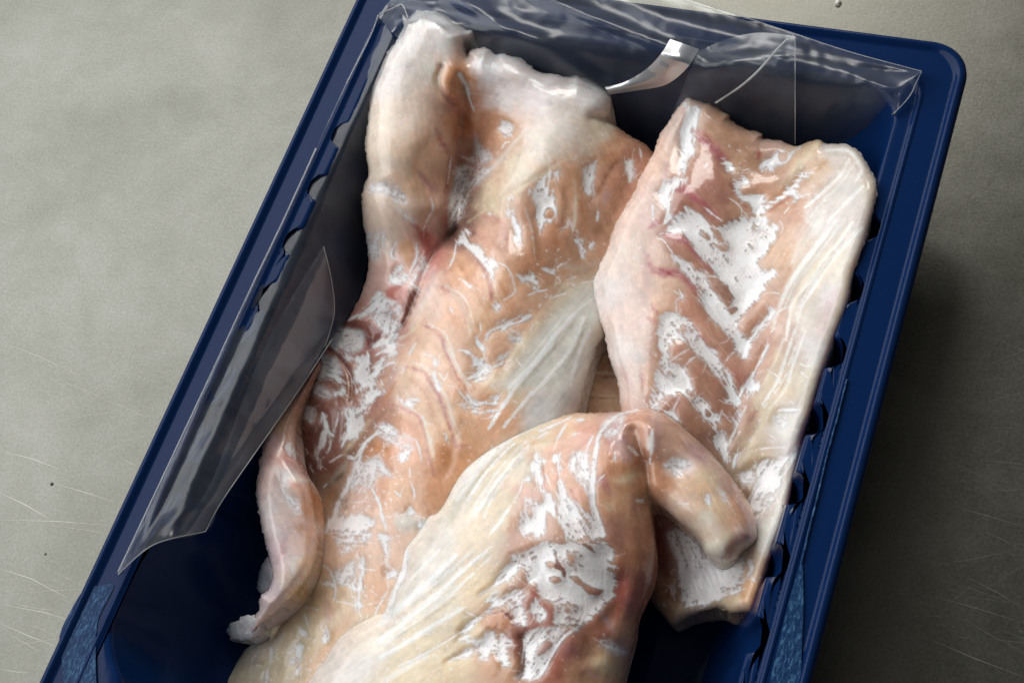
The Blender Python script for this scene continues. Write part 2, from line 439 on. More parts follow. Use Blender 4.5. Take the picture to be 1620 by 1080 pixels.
class Fillet:
    def __init__(s, outline, heights, seed, R=42, drop=6.0, zbot=0.005, rag=1.2, ang=60):
        s.seed = seed
        ol = smooth_line(outline, True, 4); s.ol = ol
        x0, y0 = ol.min(0) - 6; x1, y1 = ol.max(0) + 6
        u = np.arange(x0, x1, STEP); v = np.arange(y0, y1, STEP)
        s.x0, s.y0 = x0, y0
        s.U, s.V = np.meshgrid(u, v)
        s.n3 = vnoise(s.U, s.V, 3.2, seed); s.n6 = vnoise(s.U, s.V, 7, seed + 1)
        s.n20 = vnoise(s.U, s.V, 22, seed + 2); s.n60 = vnoise(s.U, s.V, 60, seed + 3)
        s.fine = vnoise(s.U, s.V, 2.0, seed + 4)
        sd, sl = s.poly(ol, 1e9)
        s.sd0 = sd
        s.sd = sd + rag * (s.n6 + 0.6 * s.n3)
        angs = ang if isinstance(ang, list) else [(0, 0, ang)]
        num = 0; den = 0
        for q_, (ax_, ay_, dg_) in enumerate(angs):
            an = math.radians(dg_); ca, sa = math.cos(an), math.sin(an)
            w_ = 1.0 / ((s.U + 12 * s.n20 - ax_) ** 2 + (s.V - 12 * s.n20 - ay_) ** 2 + 400.0) ** 4 * 1e14
            u_, v_ = s.U * ca + s.V * sa + 4 * s.n20, s.V * ca - s.U * sa + 3 * s.n20
            num = num + w_ * (vnoise(u_ / 7, v_, 2.3, seed + 5 + q_) * .6 + vnoise(u_ / 9, v_, 5.0, seed + 25 + q_) * .6); den = den + w_
        s.fib = num / den
        s.R, s.drop, s.zbot = R, drop / 1000, zbot
        h = np.array(heights, float)
        P = h[:, :2] / 400.0
        def ker(r2): return np.where(r2 > 1e-12, r2 * np.log(np.maximum(r2, 1e-12)), 0)
        n = len(P)
        K = ker(((P[:, None] - P[None]) ** 2).sum(-1)) + np.eye(n) * 0.01
        A = np.block([[K, np.c_[np.ones(n), P]], [np.c_[np.ones(n), P].T, np.zeros((3, 3))]])
        w = np.linalg.solve(A, np.r_[h[:, 2], 0, 0, 0])
        X, Y = s.U / 400, s.V / 400
        Z = w[n] + w[n + 1] * X + w[n + 2] * Y
        for k in range(n):
            Z = Z + w[k] * ker((X - P[k, 0]) ** 2 + (Y - P[k, 1]) ** 2)
        s.Z = Z / 1000.0
        s.M = np.zeros_like(s.U); s.MC = np.ones(s.U.shape + (3,)) * lin((249, 246, 246))
        s.rel = np.zeros_like(s.U)

    def slc(s, lo, hi):
        i0 = max(int((lo[0] - s.x0) / STEP), 0); i1 = min(int((hi[0] - s.x0) / STEP) + 2, s.U.shape[1])
        j0 = max(int((lo[1] - s.y0) / STEP), 0); j1 = min(int((hi[1] - s.y0) / STEP) + 2, s.U.shape[0])
        if i1 <= i0 or j1 <= j0: return None
        return (slice(j0, j1), slice(i0, i1))

    def poly(s, pts, margin):
        pts = np.asarray(pts, float)
        sl = s.slc(pts.min(0) - margin, pts.max(0) + margin) if margin < 1e8 else (slice(None), slice(None))
        if sl is None: return None, None
        U, V = s.U[sl], s.V[sl]
        ins = np.zeros(U.shape, bool); d2 = np.full(U.shape, 1e12)
        q = np.roll(pts, -1, 0)
        for (ax, ay), (bx, by) in zip(pts, q):
            if ay != by:
                c = ((ay > V) != (by > V)) & (U < (bx - ax) * (V - ay) / (by - ay) + ax)
                ins ^= c
            dx, dy = bx - ax, by - ay; l2 = dx * dx + dy * dy + 1e-9
            t = np.clip(((U - ax) * dx + (V - ay) * dy) / l2, 0, 1)
            d2 = np.minimum(d2, (U - ax - t * dx) ** 2 + (V - ay - t * dy) ** 2)
        d = np.sqrt(d2)
        return np.where(ins, -d, d), sl

    def stroke(s, pts, w0, w1, margin):
        pts = np.asarray(pts, float); n = len(pts)
        sl = s.slc(pts.min(0) - margin, pts.max(0) + margin)
        if sl is None: return None, None
        U, V = s.U[sl], s.V[sl]
        best = np.full(U.shape, 1e9)
        for k in range(n - 1):
            (ax, ay), (bx, by) = pts[k], pts[k + 1]
            dx, dy = bx - ax, by - ay; l2 = dx * dx + dy * dy + 1e-9
            t = np.clip(((U - ax) * dx + (V - ay) * dy) / l2, 0, 1)
            d = np.sqrt((U - ax - t * dx) ** 2 + (V - ay - t * dy) ** 2)
            g = (k + t) / (n - 1)
            w = w0 * (0.35 + 0.65 * np.sin(math.pi * np.clip(g * 0.9 + 0.05, 0, 1))) if w1 is None else w0 + (w1 - w0) * g
            best = np.minimum(best, d - w / 2)
        return best, sl

    def base(s, pts):
        c = np.array(pts, float); rgb = c[:, 2:]
        lum = rgb @ np.array([.3, .59, .11])
        rgb = lum[:, None] + (rgb - lum[:, None]) * 0.74
        rgb = np.minimum(rgb * (1.02 + 0.11 * np.clip((215 - lum) / 100, 0, 1))[:, None] + np.array([4, 0, 3]), 243); L = lin(rgb)
        num = np.zeros(s.U.shape + (3,)); den = np.zeros(s.U.shape)
        Uw = s.U + 10 * s.n20 + 4 * s.n6; Vw = s.V + 10 * np.roll(s.n20, 31, 0) + 4 * np.roll(s.n6, 17, 1)
        for k in range(len(c)):
            w = 1.0 / ((Uw - c[k, 0]) ** 2 + (Vw - c[k, 1]) ** 2 + 90.0) ** 1.7
            num += w[..., None] * L[k]; den += w
        s.C = num / den[..., None]

    def mix(s, sl, a, col, target=None):
        T = s.C if target is None else target
        T[sl] = T[sl] * (1 - a[..., None]) + a[..., None] * lin(col)

    def grain(s, sl, pts, k=1.0):
        """fibrous noise running along the main axis of a mark"""
        q = np.asarray(pts) - np.mean(pts, 0)
        w, v = np.linalg.eigh(q.T @ q)
        ca, sa = v[:, 1]
        A_ = s.U[sl] * ca + s.V[sl] * sa; B_ = s.V[sl] * ca - s.U[sl] * sa
        sd_ = (int(abs(pts[0][0]) * 7 + abs(pts[0][1])) % 97)
        return vnoise(A_ / 6.5, B_, 1.9 * k, sd_) * .6 + vnoise(A_ / 5, B_, 4.2 * k, sd_ + 1) * .6, (ca, sa)

    def hairs(s, pts, ax, n, seed, v0=0.55):
        rs = np.random.RandomState(seed)
        P = np.asarray(pts); c0 = P.mean(0)
        for _ in range(n):
            c = P[rs.randint(len(P))]
            c = c + (c0 - c) * rs.uniform(-.05, .25)
            a = math.atan2(ax[1], ax[0]) + rs.normal(0, .35) + (math.pi if rs.rand() < .5 else 0)
            if rs.rand() < .25: a += rs.choice([-1, 1]) * rs.uniform(.5, 1.3)
            l = rs.uniform(5, 22); bend = rs.normal(0, .25)
            q = np.array([c, c + .5 * l * np.array([math.cos(a), math.sin(a)]), c + l * np.array([math.cos(a + bend), math.sin(a + bend)])])
            sd, sl = s.stroke(q, rs.uniform(.4, 1.2), 0.2, 4)
            if sl is None: continue
            s.M[sl] = np.maximum(s.M[sl], np.clip(0.5 - sd / 2.2, 0, 1) * rs.uniform(v0, 1))

    def run(s, text):
        """one mark per line:  COMMAND tile args | x,y x,y ...   (coordinates in 5.0625x enlarged tiles)"""
        for li, ln in enumerate(text.strip().splitlines()):
            ln = ln.strip()
            if not ln or ln[0] == '#': continue
            head, tail = ln.split('|')
            hd = head.split(); cmd = hd[0]
            ox, oy = TILE[hd[1]]
            pts = [(ox + float(q.split(',')[0]) / 5.0625, oy + float(q.split(',')[1]) / 5.0625) for q in tail.split()]
            if cmd in 'PHGF':
                pts = smooth_line(pts, True, 3)
            else:
                pts = smooth_line(pts, False, 4)
            if cmd == 'P':                                   # opaque membrane patch
                sd, sl = s.poly(pts, 14)
                if sl is None: continue
                g, ax = s.grain(sl, pts)
                sd = sd + 0.6 + 1.2 * s.n6[sl] + 1.0 * s.n3[sl] + 5.0 * g
                gap_ = sstep((.55 * g + .60 * s.n20[sl] + .40 * s.n6[sl] + .30 * s.n3[sl] - .30) * 2.4)
                core = np.clip(0.97 - 0.78 * gap_, 0, 1)
                s.M[sl] = np.maximum(s.M[sl], np.clip(0.5 - sd / 7.0, 0, 1) * core)
                per = np.hypot(*np.diff(pts, axis=0).T).sum()
                s.hairs(pts, ax, int(per / 20) + 1, li)
            elif cmd == 'M':                                 # opaque membrane strand
                w = float(hd[2]) / 5.0625
                w1 = float(hd[3]) / 5.0625 if len(hd) > 3 else None
                sd, sl = s.stroke(pts, w, w1, 14)
                if sl is None: continue
                g, ax = s.grain(sl, pts, .8)
                sd = sd + 0.5 * s.n6[sl] + 0.5 * s.n3[sl] + 1.1 * g
                s.M[sl] = np.maximum(s.M[sl], np.clip(0.5 - sd / 3.0, 0, 1) * np.clip(.9 + .3 * g, .4, 1))
                s.hairs(pts, ax, 1 + int(w / 3), li, .35)
            elif cmd == 'L':                                 # satin white line, serrated, half translucent; also paints a gloss spot
                w = float(hd[2]) / 5.0625
                top = float(hd[3]) if len(hd) > 3 else 0.62
                sd, sl = s.stroke(pts, w, None, 16)
                if sl is None: continue
                g, ax = s.grain(sl, pts, .9)
                ser = vnoise(s.U[sl] * ax[0] + s.V[sl] * ax[1], (s.V[sl] * ax[0] - s.U[sl] * ax[1]) / 4, 2.4, 91)
                sd = sd + 1.2 * s.n6[sl] + 1.6 * g + 1.2 * ser
                s.mix(sl, sstep(0.5 - sd / 4.5) * np.clip(1.5 * top * (1 + .35 * g + .35 * ser), 0, 1), (250, 249, 247))
            elif cmd == 'G':                                 # lacy, broken membrane; also paints one white highlight
                sd, sl = s.poly(pts, 14)
                if sl is None: continue
                g, ax = s.grain(sl, pts)
                sd = sd + 2.5 * s.n6[sl] + 1.5 * s.n3[sl] + 3 * g
                th = float(hd[2]) if len(hd) > 2 else 0.0
                lace = 0.50 + th + 0.20 * s.n3[sl] + 0.25 * s.n6[sl] + 0.30 * s.fine[sl] + 0.55 * g
                s.M[sl] = np.maximum(s.M[sl], np.clip(0.5 - sd / 8.0, 0, 1) * np.clip(lace, 0, 1))
                s.mix(sl, sstep(0.5 - sd / 10) * (0.30 + .15 * s.n6[sl]), (216, 200, 202))
                s.hairs(pts, ax, 7, li)
            elif cmd == 'H':                                 # opening in a membrane
                sd, sl = s.poly(pts, 10)
                if sl is None: continue
                sd = sd + 1.0 * s.n6[sl] + 0.8 * s.n3[sl]
                s.M[sl] = np.minimum(s.M[sl], np.clip(0.5 + sd / 3.0, 0, 1))
            elif cmd == 'F':                                 # pigment patch
                soft = float(hd[3]) if len(hd) > 3 else 4.0
                al = float(hd[4]) if len(hd) > 4 else 0.9
                sd, sl = s.poly(pts, 12 + soft * 2)
                if sl is None: continue
                sd = sd + 2 * s.n6[sl] + s.n3[sl]
                s.mix(sl, sstep(0.5 - sd / (2 * soft)) * al, PAL[hd[2]])
                if len(hd) > 5:
                    s.M[sl] = np.minimum(s.M[sl], np.clip(0.5 + sd / 3.0, 0, 1))
            elif cmd == 'S':                                 # colour streak, some darker along a groove
                w = float(hd[3]) / 5.0625
                al = float(hd[4]) if len(hd) > 4 else 0.85
                soft = float(hd[5]) if len(hd) > 5 else max(2.0, w * 0.45)
                sd, sl = s.stroke(pts, w, None, 10 + soft * 2)
                if sl is None: continue
                g, ax = s.grain(sl, pts)
                sd = sd + 1.6 * s.n6[sl] + 1.0 * s.n3[sl] + 2.0 * g
                s.mix(sl, sstep(0.5 - sd / (2 * soft)) * np.clip(al * (0.92 + .55 * g), 0, 1), PAL[hd[2]])
            elif cmd == 'R':                                 # ridge (+) or groove (-), height in mm, width in tile pixels
                amp = float(hd[2]) / 1000; amp *= (0.7 if abs(amp) > 0.0012 else 0.24); w = float(hd[3]) / 5.0625 * 1.7
                sd, sl = s.stroke(pts, 0, 0, w * 2.0)
                if sl is None: continue
                s.rel[sl] += amp * np.exp(-(np.maximum(sd, 0) / (w * 0.6)) ** 2)

    def speck(s, n, pts, seed, size=2.2, col=(235, 232, 226)):
        """tiny white marks: torn bits of membrane and painted wet glints"""
        rs = np.random.RandomState(seed)
        P = np.asarray(pts, float); lo, hi = P.min(0), P.max(0)
        for _ in range(n):
            c = lo + rs.rand(2) * (hi - lo)
            a = rs.rand() * 6.28; l = size * (0.6 + 2.5 * rs.rand() ** 3)
            q = np.array([c, c + l * np.array([math.cos(a), math.sin(a)]), c + 1.8 * l * np.array([math.cos(a + .6), math.sin(a + .6)])])
            sd, sl = s.stroke(q, size * .7, None, 6)
            if sl is None: continue
            s.M[sl] = np.maximum(s.M[sl], np.clip(0.5 - sd / 3.0, 0, 1) * .9)

    def build(s, root, fname='flesh', memb=True, groove=0.95):
        sdi = -s.sd
        e = np.clip(np.where(s.sd < 0, np.maximum(-s.sd0, 0.5), 0) / s.R, 0, 1)
        prof = np.sqrt(np.clip(1 - (1 - e) ** 2, 0, 1))
        sm = box(box(s.M, 3), 4)
        wide = box(box(np.clip(s.M * 1.2, 0, 1), 8), 8)
        Zc = s.Z + s.rel - groove * 1e-3 * (sm * 0.6 + wide * 1.0) + 0.00010 * sstep((box(s.M, 2) - .1) / .7) + 0.00003 * s.fib * (0.6 + 1.6 * s.M) + 0.00005 * s.n20 + 0.00002 * s.n6
        edge = s.Z - s.drop
        Z = edge + (Zc - edge) * prof
        ins = sdi > 0
        q = ins[:-1, :-1] | ins[1:, :-1] | ins[:-1, 1:] | ins[1:, 1:]
        used = np.zeros(ins.shape, bool)
        used[:-1, :-1] |= q; used[1:, :-1] |= q; used[:-1, 1:] |= q; used[1:, 1:] |= q
        bd = used & ~ins
        gy, gx = np.gradient(box(s.sd, 1), STEP)
        gn = np.sqrt(gx * gx + gy * gy) + 1e-6
        mv = np.where(bd, np.clip(s.sd, 0, 2.2 * STEP), 0)
        U = s.U - mv * gx / gn; V = s.V - mv * gy / gn
        Z = np.where(bd, edge, Z)
        idx = -np.ones(ins.shape, int); nt_ = used.sum(); idx[used] = np.arange(nt_)
        P = at(U[used], V[used], Z[used])
        bot = np.maximum(s.zbot + 0 * Z, 0.0047)
        Zb = edge - (edge - np.minimum(bot, edge - 0.0005)) * prof ** 0.8
        inn = used & ~bd
        idb = idx.copy(); idb[inn] = nt_ + np.arange(inn.sum())
        Pb = P[idx[inn]].copy(); Pb[:, 2] = Zb[inn]
        j, i = np.nonzero(q)
        top = np.stack([idx[j, i], idx[j + 1, i], idx[j + 1, i + 1], idx[j, i + 1]], 1)
        bq = np.stack([idb[j, i], idb[j, i + 1], idb[j + 1, i + 1], idb[j + 1, i]], 1)
        allb = (top == np.stack([idb[j, i], idb[j + 1, i], idb[j + 1, i + 1], idb[j, i + 1]], 1)).all(1)
        bq = bq[~allb]
        org = np.array(root.location)
        halo = np.clip(0.45 * box(s.M, 2) + 0.20 * wide, 0, .42)[..., None]
        C = s.C * (1 - halo) + halo * lin((230, 208, 200))
        veil = (sstep((s.fib * .8 + s.n20 * .5 - 0.30) * 1.8) * (0.10 + .10 * s.n60))[..., None]
        C = C * (1 - veil) + veil * lin((232, 218, 206))
        C = np.clip(C * (1 + 0.09 * s.n60[..., None] + 0.07 * s.n20[..., None] + .05 * s.n6[..., None] + .075 * s.fib[..., None]), 0.01, 0.92)
        a_ = (sstep((s.M - 0.10) / 0.62) * (0.90 - .14 * s.n20))[..., None]
        Cm = s.MC * np.ones_like(C)
        str_ = sstep((s.n20 * .5 + s.n6 * .35 + s.fib * .35 - 0.20) * 1.8)[..., None]
        Cm = Cm * (1 - .36 * str_) + .36 * str_ * lin((206, 196, 206))
        pit = sstep((s.fine * .5 + s.n3 * .4 + .30 * s.n20 - 0.40) * 5)[..., None]
        Cm = Cm * (1 - .5 * pit) + .5 * pit * lin((148, 122, 132))
        C = C * (1 - a_) + Cm * a_
        cc = np.concatenate([C[used], C[inn]])
        me = mesh_np(fname, np.concatenate([P, Pb]) - org, np.concatenate([top, bq]), cols=cc)
        fo = link(fname, me, M_FLESH, root)
        if memb and (s.M > 0.5).any():
            tgt = (s.M > 0.40) & (sdi > 1.5)
            q = tgt[:-1, :-1] & tgt[1:, :-1] & tgt[:-1, 1:] & tgt[1:, 1:]
            used2 = np.zeros(ins.shape, bool)
            used2[:-1, :-1] |= q; used2[1:, :-1] |= q; used2[:-1, 1:] |= q; used2[1:, 1:] |= q
            id2 = -np.ones(ins.shape, int); id2[used2] = np.arange(used2.sum())
            Pm = at(U[used2], V[used2], (Z + 0.00004 + 0.00005 * np.clip(s.M - .45, 0, 1))[used2])
            j, i = np.nonzero(q)
            qq = np.stack([id2[j, i], id2[j + 1, i], id2[j + 1, i + 1], id2[j, i + 1]], 1)
            me = mesh_np('membrane', Pm - org, qq, cols=C[used2])
            link('membrane', me, M_MEMB, root)
        return fo

# ------------------------------------------------------------------ the fillets
GRP = 'raw fish fillets in the tray'
# --- under fillet, mostly hidden
rt = empty('fish_fillet', tuple(at(950, 600, .005)), 'tan fillet lying underneath, glimpsed in the gap between the other fillets', 'fish fillet', GRP)
D = Fillet([(880, 500), (960, 490), (1020, 560), (1030, 690), (950, 720), (880, 700)], [(880, 500, 15), (1020, 500, 15), (1020, 700, 16), (880, 700, 16), (950, 600, 17)], 40)
D.base([(950, 560, 178, 138, 104), (950, 620, 188, 152, 112), (980, 590, 170, 122, 90), (950, 650, 190, 155, 115)])
D.run('''
S u p 60 .7 | 180,230 230,270 250,330
S u y 30 .7 | 80,460 200,450 280,460
S u y 26 .6 | 60,620 200,640 300,640
S u b 14 .7 | 60,650 200,655 300,650
S u b 14 .6 | 80,480 200,490 280,490
R u -0.5 20 | 60,650 200,655 300,650
R u -0.5 20 | 80,480 200,490 280,490
M u 10 | 190,320 220,285 245,300
M u 8 | 190,325 250,330
''')
D.build(rt)

# --- left fillet
rt = empty('fish_fillet', tuple(at(700, 560, .005)), 'long left fillet with whitish folded far end and a deep crease on its left', 'fish fillet', GRP)
A = Fillet([(637, 24), (646, 30), (658, 18), (680, 17), (700, 21), (735, 45), (747, 47), (748, 58), (739, 63), (735, 72), (739, 88), (744, 80), (768, 75), (785, 86), (797, 85),
            (825, 94), (852, 113), (880, 118), (900, 122), (915, 120), (938, 130), (960, 143), (968, 160), (967, 180), (960, 189), (975, 199), (992, 212), (1010, 222), (1032, 240),
            (1065, 300), (1050, 400), (1000, 480), (961, 528), (945, 548), (936, 575), (927, 605), (915, 650), (890, 720), (830, 800), (760, 900), (690, 1000), (640, 1090), (610, 1200),
            (330, 1200), (345, 1085), (365, 1055), (385, 1030), (400, 1012), (430, 990), (440, 930), (440, 870), (440, 800), (440, 730), (446, 680), (455, 648), (478, 610), (500, 570), (520, 538), (555, 495), (578, 445),
            (582, 400), (574, 350), (572, 310), (582, 275), (578, 240), (581, 190), (588, 140), (600, 110), (612, 84), (628, 62), (637, 45)],
           [(640, 60, 48), (720, 60, 47), (610, 150, 45), (600, 300, 38), (650, 250, 42), (690, 220, 40), (690, 330, 34), (650, 420, 28), (590, 440, 25), (800, 110, 42), (940, 140, 38), (860, 220, 40), (780, 300, 36),
            (1000, 240, 30), (920, 320, 34), (840, 340, 36), (760, 400, 36), (740, 230, 24), (735, 300, 18), (715, 370, 20), (1000, 420, 26), (880, 450, 32), (700, 480, 34), (600, 540, 21), (530, 600, 19), (620, 600, 26), (500, 680, 18), (560, 680, 20), (530, 790, 12),
            (660, 620, 31), (760, 600, 34), (860, 620, 33), (920, 560, 30), (620, 740, 29), (720, 740, 31), (560, 820, 24), (640, 850, 28), (540, 920, 22), (600, 960, 25), (460, 1010, 15), (520, 1060, 19), (400, 1080, 11)], 11, ang=[(850, 130, 20), (640, 150, 80), (640, 330, 75), (560, 600, 65), (900, 300, 62), (720, 480, 64), (740, 620, 60), (900, 530, 127), (820, 640, 130), (620, 760, 70), (560, 930, 80), (430, 1050, 115)])
A.base([(640, 60, 226, 224, 218), (700, 60, 224, 222, 214), (620, 120, 224, 220, 210), (680, 110, 224, 220, 206), (610, 200, 222, 210, 186), (650, 190, 224, 206, 182), (640, 250, 224, 194, 160), (605, 260, 222, 208, 182), (620, 320, 222, 205, 180), (680, 230, 226, 188, 150), (690, 290, 214, 164, 130),
        (660, 290, 224, 184, 142), (605, 380, 218, 200, 178), (650, 400, 218, 176, 156), (680, 400, 190, 110, 96), (640, 450, 206, 150, 132), (600, 440, 205, 166, 150), (745, 200, 190, 122, 80), (780, 195, 204, 142, 96), (735, 165, 200, 128, 84), (720, 118, 214, 158, 112),
        (730, 330, 120, 84, 64), (725, 370, 118, 78, 62), (745, 260, 172, 110, 80), (770, 110, 224, 224, 222), (850, 150, 224, 216, 212), (930, 150, 224, 222, 216), (800, 160, 222, 214, 206), (860, 230, 224, 217, 198), (820, 270, 224, 214, 182), (780, 320, 222, 205, 165), (800, 200, 210, 160, 115), (940, 205, 222, 206, 172), (890, 200, 224, 218, 204),
        (985, 225, 206, 152, 110), (1005, 260, 170, 115, 84), (905, 290, 206, 150, 104), (870, 300, 208, 158, 118), (960, 300, 196, 140, 105), (830, 340, 206, 152, 115), (760, 380, 216, 165, 135), (870, 380, 196, 136, 94), (950, 370, 184, 134, 97), (880, 430, 190, 140, 100), (920, 400, 176, 132, 96),
        (730, 430, 226, 172, 128), (800, 440, 216, 166, 120), (840, 420, 196, 136, 92), (720, 500, 226, 176, 132), (685, 480, 226, 194, 168), (780, 560, 226, 176, 134), (680, 560, 226, 188, 152), (740, 600, 226, 180, 140), (700, 660, 228, 186, 140), (645, 600, 224, 190, 156), (640, 700, 222, 162, 122), (780, 650, 214, 154, 104), (760, 500, 220, 172, 124), (820, 500, 212, 160, 118),
        (720, 735, 212, 146, 90), (690, 780, 214, 152, 104), (845, 560, 222, 200, 160), (800, 610, 222, 196, 152), (880, 560, 206, 206, 200), (920, 520, 206, 206, 198), (900, 600, 210, 210, 204), (850, 640, 206, 206, 198), (940, 545, 200, 176, 140), (960, 470, 190, 170, 134), (900, 470, 214, 200, 166),
        (600, 760, 222, 170, 134), (560, 800, 224, 190, 168), (640, 780, 222, 170, 120), (560, 900, 222, 184, 150), (600, 930, 220, 168, 120), (540, 960, 216, 186, 142), (480, 1000, 208, 188, 142), (440, 1040, 198, 184, 142), (400, 1060, 176, 168, 140), (600, 850, 222, 182, 150), (520, 1060, 214, 178, 134),
        (600, 520, 190, 124, 112), (560, 530, 172, 100, 86), (540, 620, 142, 88, 72), (580, 620, 152, 98, 76), (520, 700, 132, 82, 66), (500, 720, 128, 78, 62), (560, 700, 150, 108, 78), (530, 790, 150, 122, 88), (470, 660, 140, 100, 76), (520, 640, 150, 94, 74)])
